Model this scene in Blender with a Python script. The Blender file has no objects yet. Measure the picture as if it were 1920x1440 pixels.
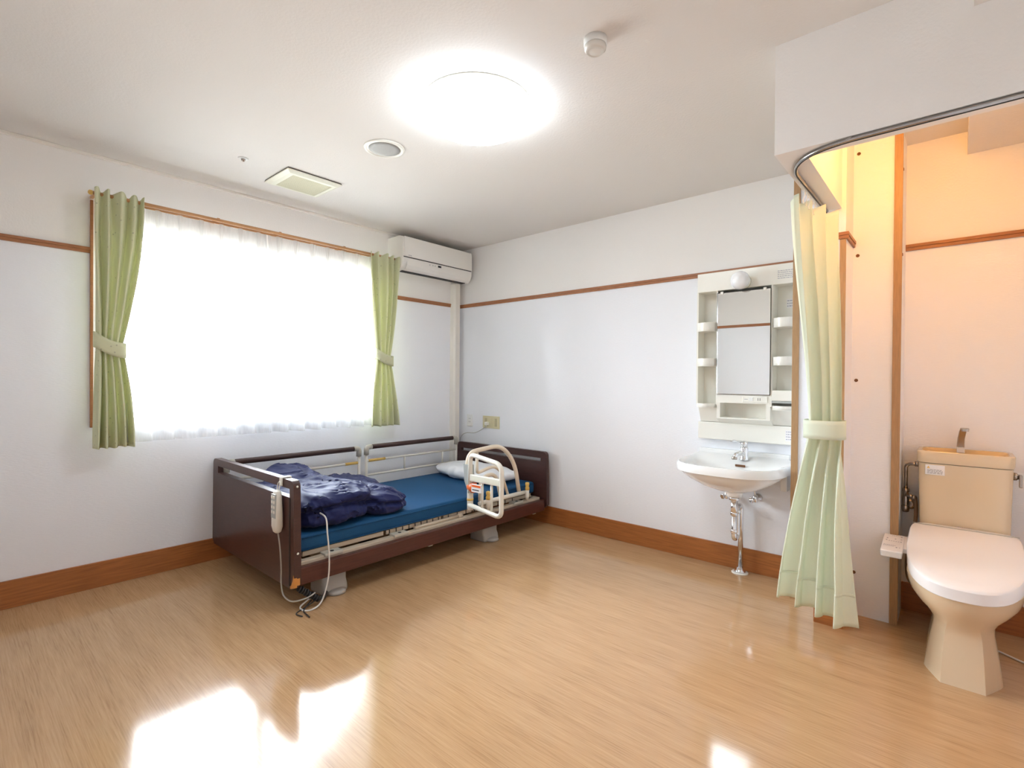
import bpy, bmesh, math, random
from mathutils import Vector, Matrix, noise
random.seed(4)
PI = math.pi
C = bpy.context.scene.collection
H = 2.5

# ------------------------------------------------------------ materials
def mat(name, col, rough=0.5, metal=0.0, spec=0.5, sheen=0.0, coat=0.0, var=0.0, vscale=6.0, bump=0.0, bscale=60.0, stretch=(1, 1, 1), sss=0.0):
    m = bpy.data.materials.new(name); m.use_nodes = True
    nt = m.node_tree; b = nt.nodes['Principled BSDF']
    b.inputs['Base Color'].default_value = (*col, 1)
    b.inputs['Roughness'].default_value = rough
    b.inputs['Metallic'].default_value = metal
    b.inputs['Specular IOR Level'].default_value = spec
    b.inputs['Sheen Weight'].default_value = sheen
    b.inputs['Coat Weight'].default_value = coat
    tc = nt.nodes.new('ShaderNodeTexCoord'); mp = nt.nodes.new('ShaderNodeMapping')
    mp.inputs['Scale'].default_value = stretch
    nt.links.new(tc.outputs['Object'], mp.inputs['Vector'])
    if var > 0:
        n = nt.nodes.new('ShaderNodeTexNoise'); n.inputs['Scale'].default_value = vscale; n.inputs['Detail'].default_value = 5
        nt.links.new(mp.outputs[0], n.inputs['Vector'])
        r = nt.nodes.new('ShaderNodeValToRGB')
        r.color_ramp.elements[0].position = .3; r.color_ramp.elements[1].position = .7
        r.color_ramp.elements[0].color = (*[c * (1 - var) for c in col], 1)
        r.color_ramp.elements[1].color = (*[min(1, c * (1 + var)) for c in col], 1)
        nt.links.new(n.outputs['Fac'], r.inputs[0]); nt.links.new(r.outputs[0], b.inputs['Base Color'])
    if bump > 0:
        n = nt.nodes.new('ShaderNodeTexNoise'); n.inputs['Scale'].default_value = bscale; n.inputs['Detail'].default_value = 3
        nt.links.new(mp.outputs[0], n.inputs['Vector'])
        bp = nt.nodes.new('ShaderNodeBump'); bp.inputs['Strength'].default_value = bump; bp.inputs['Distance'].default_value = .002
        nt.links.new(n.outputs['Fac'], bp.inputs['Height']); nt.links.new(bp.outputs[0], b.inputs['Normal'])
    return m

def emit(name, col, strength):
    m = bpy.data.materials.new(name); m.use_nodes = True
    nt = m.node_tree; nt.nodes.clear()
    e = nt.nodes.new('ShaderNodeEmission'); o = nt.nodes.new('ShaderNodeOutputMaterial')
    e.inputs['Color'].default_value = (*col, 1); e.inputs['Strength'].default_value = strength
    nt.links.new(e.outputs[0], o.inputs[0]); return m

M = {}
M['paper_low'] = mat('white_weave_wallpaper', (.88, .89, .93), .75, spec=.25, bump=.55, bscale=14, stretch=(3, 3, 26))
M['paper_high'] = mat('cream_wallpaper', (.87, .845, .82), .75, spec=.25, bump=.5, bscale=95)
M['ceil'] = mat('ceiling_paper', (.77, .735, .70), .8, spec=.2, bump=.5, bscale=90)
M['rail_wood'] = mat('chair_rail_wood', (.36, .145, .06), .4, var=.16, vscale=8, stretch=(3, 3, 30))
M['post_wood'] = mat('corner_post_wood', (.42, .25, .12), .45, var=.12, vscale=8, stretch=(30, 30, 2))
M['base_wood'] = mat('baseboard_wood', (.38, .135, .038), .32, var=.2, vscale=5, stretch=(1.2, 1.2, 22))
M['rod_wood'] = mat('curtain_rod_wood', (.56, .29, .13), .35, var=.1, vscale=8, stretch=(20, 2, 20))
M['white_pl'] = mat('white_plastic', (.82, .82, .80), .35)
M['ac_white'] = mat('aircon_plastic', (.88, .86, .81), .35)
M['trunk'] = mat('pipe_cover_plastic', (.80, .755, .69), .5)
M['cream_pl'] = mat('cream_plastic', (.86, .84, .77), .3)
M['beige_plate'] = mat('yellowed_plate', (.66, .60, .38), .4)
M['beige_dark'] = mat('yellowed_socket', (.50, .45, .27), .5)
M['dark'] = mat('dark_gap', (.02, .02, .02), .6)
M['ceramic'] = mat('white_ceramic', (.86, .86, .85), .06, spec=.6)
M['ceramic_beige'] = mat('beige_ceramic', (.72, .58, .40), .08, spec=.6)
M['tank_basin'] = mat('lamplit_beige_ceramic', (.70, .50, .26), .1, spec=.6)  # beige ceramic with the warm lamp light painted in as a deeper orange
M['seat_white'] = mat('seat_plastic', (.84, .82, .82), .25)
M['chrome'] = mat('chrome', (.82, .82, .83), .08, metal=1)
M['dull_chrome'] = mat('dull_metal', (.45, .40, .36), .25, metal=1)
M['track_steel'] = mat('track_steel', (.42, .41, .41), .25, metal=1)
M['bed_wood'] = mat('dark_bed_wood', (.060, .024, .020), .33, var=.15, vscale=6, stretch=(2, 2, 14))
M['side_wood'] = mat('dark_side_panel', (.080, .024, .017), .3, var=.2, vscale=6, stretch=(14, 1, 14))
M['bare_wood'] = mat('bare_chipped_wood', (.60, .26, .06), .7)
M['frame_beige'] = mat('beige_steel', (.56, .47, .36), .45)
M['rail_white'] = mat('ivory_tube', (.80, .765, .68), .32)
M['grab_beige'] = mat('beige_tube', (.78, .68, .54), .3)
M['rail_joint'] = mat('grey_joint', (.50, .47, .40), .45)
M['grip_brown'] = mat('brown_grip', (.055, .024, .02), .4)
M['yellow'] = mat('yellow_plastic', (.75, .48, .12), .45)
M['orange'] = mat('orange_lever', (.85, .16, .03), .4)
M['grey_pl'] = mat('grey_plastic', (.42, .44, .42), .45)
M['leg_grey'] = mat('leg_cover', (.43, .41, .38), .4)
M['mattress'] = mat('blue_mattress', (.012, .075, .185), .65, spec=.2, var=.06, vscale=300, bump=.15, bscale=400)
M['duvet'] = mat('navy_duvet', (.012, .017, .085), .55, spec=.22, sheen=.05, bump=.5, bscale=9, stretch=(2, 5, 5))
M['pillow'] = mat('white_pillow', (.80, .81, .84), .8, bump=.2, bscale=14)
M['duct_black'] = mat('black_hose', (.03, .03, .03), .5)
M['cable_grey'] = mat('grey_cable', (.42, .40, .36), .5)
M['cable_white'] = mat('white_cable', (.72, .70, .66), .5)
M['cap_brown'] = mat('brown_screw_cap', (.17, .07, .025), .5)
M['grille_grey'] = mat('grey_mesh', (.42, .42, .41), .6, var=.12, vscale=500)
M['vent_cream'] = mat('vent_cream', (.82, .81, .68), .4)
M['vent_slat'] = mat('vent_slat', (.80, .78, .60), .5)
M['ink'] = mat('printed_ink', (.10, .09, .09), .6)
M['ink_light'] = mat('faint_ink', (.36, .36, .42), .6)
M['sticker'] = mat('sticker_paper', (.86, .84, .84), .5)
M['brown_hose'] = mat('brown_hose', (.20, .13, .08), .4)
M['silver_sticker'] = mat('silver_sticker', (.7, .72, .75), .3)
M['lens'] = mat('sensor_lens', (.74, .71, .66), .25)

def cloth(name, col, trans, tr=0.0, weave=0.0, rough=.8, speck=0.0):
    m = bpy.data.materials.new(name); m.use_nodes = True
    nt = m.node_tree; nt.nodes.clear(); N = nt.nodes.new; L = nt.links.new
    o = N('ShaderNodeOutputMaterial'); d = N('ShaderNodeBsdfDiffuse'); t = N('ShaderNodeBsdfTranslucent')
    mx = N('ShaderNodeMixShader'); mx.inputs[0].default_value = trans
    d.inputs['Color'].default_value = (*col, 1); t.inputs['Color'].default_value = (*col, 1)
    if speck > 0:
        tc = N('ShaderNodeTexCoord'); v = N('ShaderNodeTexVoronoi'); v.inputs['Scale'].default_value = 26
        v.feature = 'F1'; L(tc.outputs['Object'], v.inputs['Vector'])
        r = N('ShaderNodeValToRGB'); r.color_ramp.elements[0].position = .10; r.color_ramp.elements[1].position = .14
        r.color_ramp.elements[0].color = (*[c * (1 - speck) for c in col], 1); r.color_ramp.elements[1].color = (*col, 1)
        L(v.outputs['Distance'], r.inputs[0]); L(r.outputs[0], d.inputs['Color']); L(r.outputs[0], t.inputs['Color'])
    L(d.outputs[0], mx.inputs[1]); L(t.outputs[0], mx.inputs[2]); last = mx
    if tr > 0:
        p = N('ShaderNodeBsdfTransparent'); m2 = N('ShaderNodeMixShader'); m2.inputs[0].default_value = tr
        if weave > 0:
            tc = N('ShaderNodeTexCoord'); mp = N('ShaderNodeMapping'); mp.inputs['Scale'].default_value = (1, 60, 3)
            n = N('ShaderNodeTexNoise'); n.inputs['Scale'].default_value = 6; L(tc.outputs['Object'], mp.inputs[0]); L(mp.outputs[0], n.inputs['Vector'])
            mr = N('ShaderNodeMapRange'); mr.inputs[3].default_value = tr - weave; mr.inputs[4].default_value = tr + weave
            mr.inputs[1].default_value = .3; mr.inputs[2].default_value = .7
            L(n.outputs['Fac'], mr.inputs[0]); L(mr.outputs[0], m2.inputs[0])
        L(mx.outputs[0], m2.inputs[1]); L(p.outputs[0], m2.inputs[2]); last = m2
    L(last.outputs[0], o.inputs[0]); return m
M['drape'] = cloth('sage_drape', (.74, .75, .52), .18, speck=.28)
M['bathcurtain'] = cloth('mint_curtain', (.90, .94, .83), .42)
M['sheer'] = cloth('sheer_voile', (.80, .80, .80), .38, tr=.34, weave=.05)

def floor_mat():
    m = bpy.data.materials.new('woodgrain_vinyl'); m.use_nodes = True
    nt = m.node_tree; b = nt.nodes['Principled BSDF']; N = nt.nodes.new; L = nt.links.new
    tc = N('ShaderNodeTexCoord')
    def ns(scale, sc, detail=4, rough=.6):
        mp = N('ShaderNodeMapping'); mp.inputs['Scale'].default_value = sc; L(tc.outputs['Object'], mp.inputs[0])
        n = N('ShaderNodeTexNoise'); n.inputs['Scale'].default_value = scale; n.inputs['Detail'].default_value = detail; n.inputs['Roughness'].default_value = rough
        L(mp.outputs[0], n.inputs['Vector']); return n
    a = ns(3, (2.0, 62, 1), 5); c = ns(2.0, (.7, 9, 1), 3)
    mx = N('ShaderNodeMix'); mx.data_type = 'FLOAT'; mx.inputs[0].default_value = .33
    L(a.outputs['Fac'], mx.inputs[2]); L(c.outputs['Fac'], mx.inputs[3])
    r = N('ShaderNodeValToRGB'); e = r.color_ramp.elements
    e[0].position = .34; e[0].color = (.40, .228, .112, 1); e[1].position = .64; e[1].color = (.58, .37, .198, 1)
    k = e.new(.47); k.color = (.505, .308, .158, 1)
    L(mx.outputs[0], r.inputs[0]); L(r.outputs[0], b.inputs['Base Color'])
    rg = ns(2.5, (1, 1, 1), 3)
    mr = N('ShaderNodeMapRange'); mr.inputs[3].default_value = .07; mr.inputs[4].default_value = .16
    L(rg.outputs['Fac'], mr.inputs[0]); L(mr.outputs[0], b.inputs['Roughness'])
    b.inputs['Specular IOR Level'].default_value = .62
    w = ns(2.2, (1, 1, 1), 2); f = ns(30, (1, 1, 1), 2)
    bp = N('ShaderNodeBump'); bp.inputs['Strength'].default_value = .35; bp.inputs['Distance'].default_value = .004; L(w.outputs['Fac'], bp.inputs['Height'])
    bp2 = N('ShaderNodeBump'); bp2.inputs['Strength'].default_value = .12; bp2.inputs['Distance'].default_value = .0008; L(f.outputs['Fac'], bp2.inputs['Height'])
    L(bp.outputs[0], bp2.inputs['Normal']); L(bp2.outputs[0], b.inputs['Normal'])
    return m
M['floor'] = floor_mat()

def glass_mat():
    m = bpy.data.materials.new('window_glass'); m.use_nodes = True
    nt = m.node_tree; nt.nodes.clear(); N = nt.nodes.new; L = nt.links.new
    o = N('ShaderNodeOutputMaterial'); t = N('ShaderNodeBsdfTransparent'); g = N('ShaderNodeBsdfGlossy'); g.inputs['Roughness'].default_value = 0.02
    f = N('ShaderNodeFresnel'); f.inputs[0].default_value = 1.45; mx = N('ShaderNodeMixShader')
    L(f.outputs[0], mx.inputs[0]); L(t.outputs[0], mx.inputs[1]); L(g.outputs[0], mx.inputs[2]); L(mx.outputs[0], o.inputs[0]); return m
M['glass'] = glass_mat()
M['mirror'] = mat('mirror_silver', (.90, .92, .91), .0, metal=1)
M['bulb_glass'] = mat('frosted_globe', (.86, .86, .88), .12, spec=.6)
M['lamp_on'] = emit('lit_lamp_dome', (.80, .91, 1.0), 4.7)
M['wc_lamp_on'] = emit('lit_warm_globe', (1.0, .46, .10), 12.5)
M['display'] = mat('dark_display', (.012, .012, .014), .2)

# ------------------------------------------------------------ mesh helpers
class MB:
    def __init__(s): s.bm = bmesh.new()
    def box(s, x0, x1, y0, y1, z0, z1, mi=0, bev=0.0, seg=2):
        g = bmesh.ops.create_cube(s.bm, size=1)['verts']
        bmesh.ops.transform(s.bm, matrix=Matrix.Translation(((x0 + x1) / 2, (y0 + y1) / 2, (z0 + z1) / 2)) @ Matrix.Diagonal((abs(x1 - x0), abs(y1 - y0), abs(z1 - z0), 1)), verts=g)
        fs = {f for v in g for f in v.link_faces}
        for f in fs: f.material_index = mi
        if bev > 0:
            es = list({e for v in g for e in v.link_edges})
            r = bmesh.ops.bevel(s.bm, geom=es, offset=bev, segments=seg, profile=.5, affect='EDGES')
            for f in r['faces']: f.material_index = mi
        return s
    def prism(s, pts, axis, a, b, mi=0, smooth=False):
        """polygon pts in the two other axes, extruded along axis from a to b"""
        def mk(p, q):
            return {'x': (q, p[0], p[1]), 'y': (p[0], q, p[1]), 'z': (p[0], p[1], q)}[axis]
        va = [s.bm.verts.new(mk(p, a)) for p in pts]; vb = [s.bm.verts.new(mk(p, b)) for p in pts]
        n = len(pts); F = []
        F.append(s.bm.faces.new(va)); F.append(s.bm.faces.new(vb[::-1]))
        for i in range(n):
            f = s.bm.faces.new((va[i], va[(i + 1) % n], vb[(i + 1) % n], vb[i])); f.smooth = smooth; F.append(f)
        for f in F: f.material_index = mi
        return s
    def loft(s, rings, cap0=True, cap1=True, mi=0, smooth=True, closed=True):
        R = [[s.bm.verts.new(p) for p in r] for r in rings]
        n = len(R[0])
        for a, b in zip(R, R[1:]):
            for i in range(n if closed else n - 1):
                f = s.bm.faces.new((a[i], a[(i + 1) % n], b[(i + 1) % n], b[i])); f.smooth = smooth; f.material_index = mi
        if cap0: f = s.bm.faces.new(R[0][::-1]); f.material_index = mi; f.smooth = False
        if cap1: f = s.bm.faces.new(R[-1]); f.material_index = mi; f.smooth = False
        return s
    def tube(s, pts, r, seg=10, mi=0, caps=True, closed=False):
        pts = [Vector(p) for p in pts]; n = len(pts); rings = []
        rr = r if isinstance(r, (list, tuple)) else [r] * n
        up = None
        for i, p in enumerate(pts):
            if closed: t = (pts[(i + 1) % n] - pts[i - 1]).normalized()
            else: t = (pts[min(i + 1, n - 1)] - pts[max(i - 1, 0)]).normalized()
            if up is None:
                up = Vector((0, 0, 1)) if abs(t.z) < .9 else Vector((1, 0, 0))
            up = (up - t * up.dot(t)).normalized(); sd = t.cross(up)
            rings.append([p + (up * math.cos(a) + sd * math.sin(a)) * rr[i] for a in [2 * PI * k / seg for k in range(seg)]])
        if closed: rings.append(rings[0]); caps = False
        return s.loft(rings, caps, caps, mi)
    def lathe(s, prof, c=(0, 0, 0), axis=(0, 0, 1), seg=24, mi=0, smooth=True):
        """prof: list of (r, h) along axis"""
        q = Vector((0, 0, 1)).rotation_difference(Vector(axis).normalized()).to_matrix()
        rings = []
        for r, h in prof:
            rings.append([Vector(c) + q @ Vector((max(r, 1e-4) * math.cos(a), max(r, 1e-4) * math.sin(a), h)) for a in [2 * PI * k / seg for k in range(seg)]])
        return s.loft(rings, True, True, mi, smooth)
    def cyl(s, a, b, r, seg=16, mi=0):
        a = Vector(a); b = Vector(b)
        return s.lathe([(r, 0), (r, (b - a).length)], a, b - a, seg, mi)
    def grid(s, nu, nv, fn, mi=0, smooth=True):
        V = [[s.bm.verts.new(fn(i / (nu - 1), j / (nv - 1))) for i in range(nu)] for j in range(nv)]
        for j in range(nv - 1):
            for i in range(nu - 1):
                f = s.bm.faces.new((V[j][i], V[j][i + 1], V[j + 1][i + 1], V[j + 1][i])); f.smooth = smooth; f.material_index = mi
        return s
    def build(s, name, mats, parent=None, recalc=True, auto=None):
        if recalc: bmesh.ops.recalc_face_normals(s.bm, faces=s.bm.faces[:])
        me = bpy.data.meshes.new(name); s.bm.to_mesh(me); s.bm.free()
        for m in (mats if isinstance(mats, (list, tuple)) else [mats]): me.materials.append(m)
        if auto is not None:
            for p in me.polygons: p.use_smooth = True
            me.set_sharp_from_angle(angle=math.radians(auto))
        o = bpy.data.objects.new(name, me); C.objects.link(o)
        if parent is not None:
            o.parent = parent; o.matrix_parent_inverse = Matrix.Translation(parent.location).inverted()
        return o

def fillet(pts, rad, n=6, closed=False):
    pts = [Vector(p) for p in pts]; out = []; N = len(pts)
    for i, p in enumerate(pts):
        if not closed and i in (0, N - 1): out.append(p); continue
        a = pts[i - 1]; b = pts[(i + 1) % N]
        r = rad[i] if isinstance(rad, (list, tuple)) else rad
        da = (a - p); db = (b - p); r1 = min(r, da.length * .49, db.length * .49)
        s0 = p + da.normalized() * r1; s1 = p + db.normalized() * r1
        for k in range(n + 1):
            t = k / n; out.append(s0 * (1 - t) ** 2 + p * 2 * t * (1 - t) + s1 * t * t)
    return out
def spline(pts, n=8):
    pts = [Vector(p) for p in pts]; out = []
    for i in range(len(pts) - 1):
        p0 = pts[max(i - 1, 0)]; p1 = pts[i]; p2 = pts[i + 1]; p3 = pts[min(i + 2, len(pts) - 1)]
        for k in range(n):
            t = k / n
            out.append(.5 * ((2 * p1) + (p2 - p0) * t + (2 * p0 - 5 * p1 + 4 * p2 - p3) * t * t + (3 * p1 - p0 - 3 * p2 + p3) * t ** 3))
    out.append(pts[-1]); return out
def thing(name, label, cat, loc, group=None):
    o = bpy.data.objects.new(name, None); C.objects.link(o); o.location = loc; o.empty_display_size = .05
    return tag(o, label, cat, group)
def tag(o, label, cat, group=None):
    o['label'] = label; o['category'] = cat
    if group: o['group'] = group
    return o
def struct(o, label=None):
    o['kind'] = 'structure'
    if label: o['label'] = label
    return o
def copy_tree(o, loc):
    def cp(x, parent):
        c = x.copy(); C.objects.link(c)
        if parent is not None: c.parent = parent
        for ch in [q for q in bpy.data.objects if q.parent == x and q != c]: cp(ch, c)
        return c
    kids = [q for q in bpy.data.objects if q.parent == o]
    c = o.copy(); C.objects.link(c); c.location = loc
    for k in kids: cp(k, c)
    return c

# ------------------------------------------------------------ room shell
RX = 4.35          # right wall
FY = -3.72         # wall behind the camera
ZR = 1.947         # chair-rail centre: wallpaper changes here
WT = .14
b = MB().box(-WT, RX + WT, FY - WT, WT, -.1, 0); struct(b.build('floor', M['floor']), 'glossy light wood-grain vinyl floor')
b = MB().box(-WT, RX + WT, FY - WT, WT, H, H + .1); struct(b.build('ceiling', M['ceil']), 'cream papered flat ceiling')
# left wall with window opening
WY0, WY1, WZ0, WZ1 = -2.76, -.95, .935, 2.135
b = MB()
b.box(-WT, 0, FY - WT, WT, 0, WZ0)
b.box(-WT, 0, FY - WT, WY0, WZ0, ZR); b.box(-WT, 0, WY1, WT, WZ0, ZR)
b.box(-WT, 0, FY - WT, WY0, ZR, WZ1, 1); b.box(-WT, 0, WY1, WT, ZR, WZ1, 1)
b.box(-WT, 0, FY - WT, WT, WZ1, H, 1)
struct(b.build('wall_left', [M['paper_low'], M['paper_high']]), 'window wall papered white below and cream above the rail')
b = MB().box(0, RX, 0, WT, 0, ZR).box(0, RX, 0, WT, ZR, H, 1); struct(b.build('wall_back', [M['paper_low'], M['paper_high']]), 'far wall carrying the wash basin and toilet')
b = MB().box(RX, RX + WT, FY - WT, WT, 0, ZR).box(RX, RX + WT, FY - WT, WT, ZR, H, 1); struct(b.build('wall_right', [M['paper_low'], M['paper_high']]))
b = MB().box(0, RX, FY - WT, FY, 0, ZR).box(0, RX, FY - WT, FY, ZR, H, 1); struct(b.build('wall_front', [M['paper_low'], M['paper_high']]))
# partition between basin and toilet, and pipe boxes
PX0, PX1, PY = 3.213, 3.326, -.496
b = MB().box(PX0, PX1, PY, 0, 0, ZR).box(PX0, PX1, PY, 0, ZR, H, 1); struct(b.build('wall_partition', [M['paper_low'], M['paper_high']]), 'short partition wall beside the toilet')
b = MB().box(3.047, PX0, -.265, 0, 0, H); o = struct(b.build('wall_basin_side', M['paper_low']), 'narrow boxed wall between basin and toilet curtain')
b = MB().box(PX1, 3.53, -.265, 0, 0, H); o = struct(b.build('wall_toilet_side', M['paper_low']), 'narrow boxed wall left of the toilet with screw caps')
for (x, z) in ((3.347, 2.42), (3.347, 1.887), (3.347, 1.233), (3.347, .222)):
    MB().lathe([(.0085, 0), (.0085, .002), (.006, .004)], (x, -.265, z), (0, -1, 0), 14).build('screw_cap', M['cap_brown'], o)
for (y, z) in ((-.235, 2.30), (-.235, 1.87)):
    MB().lathe([(.0085, 0), (.0085, .002), (.006, .004)], (3.53, y, z), (1, 0, 0), 14).build('screw_cap', M['cap_brown'], o)
# soffit (L shaped hanging beam around the toilet corner)
b = MB().prism([(PX0, -1.346), (RX, -1.346), (RX, -1.251), (PX1 - .018, -1.251), (PX1 - .018, PY), (PX0, PY)], 'z', 2.085, H)
struct(b.build('wall_soffit', M['paper_high']), 'boxed beam hanging from the ceiling around the toilet corner')
b = MB().box(3.773, RX, FY, -1.346, 2.384, H).box(3.773, RX, -1.251, 0, 2.384, H); struct(b.build('ceiling_beam', M['ceil']), 'shallow boxed beam along the ceiling over the toilet')

def rail(name, pts_boxes, ridge='z'):
    b = MB()
    for bx in pts_boxes: b.box(*bx, 0, .0015)
    return b.build(name, M['rail_wood'])
def rail_x(x0, x1, y, s=-1):   # rail along x on a wall facing -y
    return [(x0, x1, y + s * .014, y, 1.948, 1.9638), (x0, x1, y + s * .010, y, 1.931, 1.948)]
def rail_y(y0, y1, x, s=1):
    a = [(x, x + s * .014, y0, y1, 1.948, 1.9638), (x, x + s * .010, y0, y1, 1.931, 1.948)]
    return [(min(q[0], q[1]), max(q[0], q[1])) + q[2:] for q in a]
struct(rail('trim_1', rail_y(FY, -2.876, 0)), 'brown chair rail left of the window')
struct(rail('trim_2', rail_y(-.852, -.126, 0)), 'brown chair rail under the air conditioner')
struct(rail('trim_3', rail_x(.014, 3.047, 0)), 'brown chair rail along the far wall')
struct(rail('trim_4', rail_x(PX0, PX1 + .014, PY) + rail_y(PY, -.265, PX1)), 'brown chair rail wrapping the partition corner')
struct(rail('trim_5', rail_x(3.53, RX, 0)), 'brown chair rail behind the toilet')
struct(rail('trim_6', rail_x(0, RX, FY, 1)), 'brown chair rail on the wall behind the camera')
b = MB().box(3.045, 3.079, -.275, -.262, 0, H, 0, .002); struct(b.build('trim_7', M['post_wood']), 'tall wooden edge strip right of the wash basin')
b = MB().box(3.499, 3.533, -.277, -.262, 0, H, 0, .002); struct(b.build('trim_8', M['post_wood']), 'tall wooden edge strip left of the toilet')
b = MB().box(3.302, 3.328, -.502, -.494, .146, 1.93, 0, .001); struct(b.build('trim_9', M['post_wood']), 'wooden edge strip on the partition end behind the curtain')
def bb(x0, x1, y0, y1): return MB().box(x0, x1, y0, y1, 0, .146, 0, .002)
struct(bb(0, .014, FY, 0).build('baseboard_left', M['base_wood']), 'brown baseboard under the window')
struct(bb(.014, 3.047, -.014, 0).build('baseboard_back', M['base_wood']), 'brown baseboard along the far wall')
b = bb(PX0 - .006, PX1 + .008, PY - .010, PY); b.box(PX1, PX1 + .008, PY, -.265, 0, .146, 0, .001); struct(b.build('baseboard_partition', M['base_wood']), 'brown baseboard at the foot of the partition')
struct(bb(3.53, RX, -.014, 0).build('baseboard_toilet', M['base_wood']), 'brown baseboard behind the toilet')
struct(bb(0, RX, FY, FY + .014).build('baseboard_front', M['base_wood']))
struct(bb(RX - .014, RX, FY, 0).build('baseboard_right', M['base_wood']))
# thin coving line at the top of the window wall
b = MB().box(0, .018, FY, 0, 2.482, H, 0, .003); struct(b.build('trim_10', M['trunk']), 'cream coving strip at the top of the window wall')

# window
w = bpy.data.objects.new('window_1', None); C.objects.link(w); w.location = (0, (WY0 + WY1) / 2, WZ0); struct(w, 'sliding window behind the sheer curtain')
b = MB(); xa, xb = -.11, -.05
b.box(xa, xb, WY0, WY1, WZ0, WZ0 + .04).box(xa, xb, WY0, WY1, WZ1 - .04, WZ1).box(xa, xb, WY0, WY0 + .04, WZ0, WZ1).box(xa, xb, WY1 - .04, WY1, WZ0, WZ1)
b.box(-.09, -.06, -1.90, -1.85, WZ0, WZ1).box(-.075, -.055, -1.93, -1.88, WZ0, WZ1)
b.build('window_frame', M['white_pl'], w)
MB().box(-.078, -.074, WY0 + .04, -1.9, WZ0 + .04, WZ1 - .04).build('pane', M['glass'], w)
MB().box(-.068, -.064, -1.85, WY1 - .04, WZ0 + .04, WZ1 - .04).build('pane', M['glass'], w)
b = MB().box(0, .016, -2.878, -2.864, .93, 2.235, 0, .002); b.box(0, .016, -.842, -.828, .93, 2.235, 0, .002); b.build('window_casing', M['rail_wood'], w)

# ------------------------------------------------------------ curtains at the window
rod = thing('curtain_rail', 'light wooden double curtain rail above the window', 'curtain rail', (.1, -1.85, 2.25))
b = MB().cyl((.135, -2.885, 2.243), (.135, -.835, 2.243), .0105, 14); b.build('front_rod', M['rod_wood'], rod)
b = MB().cyl((.085, -2.86, 2.238), (.085, -.85, 2.238), .007, 12); b.build('rear_rod', M['rod_wood'], rod)
for y in (-2.87, -2.25, -1.85, -1.35, -.85):
    MB().box(0, .14, y - .008, y + .008, 2.244, 2.258, 0, .002).build('bracket', M['rod_wood'], rod)
for y in (-2.887, -.833):
    MB().lathe([(.011, 0), (.013, .004), (.013, .014), (.006, .02)], (.135, y, 2.243), (0, -1 if y < -2 else 1, 0), 14).build('end_cap', M['yellow'], rod)

def drape(name, label, y0t, y1t, y0w, y1w, y0b, y1b, ztop, zw, zbot, n, ph, x0, flip):
    t = thing(name, label, 'curtain', (x0, (y0t + y1t) / 2, zbot), 'green drapes at the window')
    def prof(v):     # v 0 top .. 1 bottom -> z, yl, yr, amp
        z = ztop + (zbot - ztop) * v; vw = (ztop - zw) / (ztop - zbot)
        if v < vw:
            k = (v / vw); e = k ** 1.8
            yl = y0t + (y0w - y0t) * e; yr = y1t + (y1w - y1t) * e; amp = .026 + .006 * math.sin(k * PI) - .012 * k ** 4
        else:
            k = (v - vw) / (1 - vw); e = 1 - (1 - k) ** 1.7
            yl = y0w + (y0b - y0w) * e; yr = y1w + (y1b - y1w) * e; amp = .014 + .022 * k ** .6
        return z, yl, yr, amp
    def f(u, v):
        z, yl, yr, amp = prof(v)
        wob = .012 * noise.noise(Vector((u * 6 + ph, v * 3, ph)))
        w_ = u + .10 * noise.noise(Vector((u * 2.6, v * .9, ph * 3)))
        s = math.sin(2 * PI * n * w_ + ph + 1.5 * noise.noise(Vector((v * 1.8, ph, u * 2.5)))) * (.65 + .9 * abs(noise.noise(Vector((u * 3.1, v * 1.3, ph + 7)))))
        s = math.copysign(abs(s) ** .85, s)
        c = math.cos(2 * PI * n * u + ph)
        sag = .035 * (1 - abs(2 * u - 1)) if v > .1 else .02
        x = x0 + amp * s + wob * min(1, v * 5) + sag * .3
        y = yl + (yr - yl) * u + .25 * amp * c * (abs(yr - yl) / .25) * .5
        zz = z + (.006 * noise.noise(Vector((u * 9, ph, 0))) if v > .97 else 0) + (.010 * s if v < .02 else 0)
        return (x, y, zz)
    b = MB().grid(150, 90, f)
    o = b.build('drape_cloth', M['drape'], t, recalc=False)
    md = o.modifiers.new('thick', 'SOLIDIFY'); md.thickness = .003
    # tie-back band
    z, yl, yr, amp = prof((ztop - zw) / (ztop - zbot))
    yc = (yl + yr) / 2; hw = (yr - yl) / 2 + .016
    def g(u, v):
        a = 2 * PI * u
        ex = .032 * math.copysign(abs(math.sin(a)) ** .8, math.sin(a)); ey = hw * math.copysign(abs(math.cos(a)) ** .8, math.cos(a))
        tilt = (-.030 if flip else -.030) * (ey / hw)
        drop = -.018 * (1 - (ey / hw) ** 2) if math.sin(a) > 0 else 0
        return (x0 + .008 + ex * 1.25, yc + ey, zw + .045 - .085 * v + tilt + drop)
    o = MB().grid(60, 5, g).build('tieback', M['drape'], t, recalc=False)
    md = o.modifiers.new('thick', 'SOLIDIFY'); md.thickness = .004
    return t
drape('drape_curtain', 'sage green drape tied back at the left side of the window', -2.885, -2.655, -2.872, -2.755, -2.885, -2.70, 2.262, 1.40, .822, 4.3, .4, .150, False)
drape('drape_curtain', 'sage green drape tied back at the right side of the window, beside the air conditioner', -1.135, -.835, -1.065, -.925, -1.115, -.835, 2.252, 1.40, .832, 4.2, 2.0, .150, True)

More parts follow.
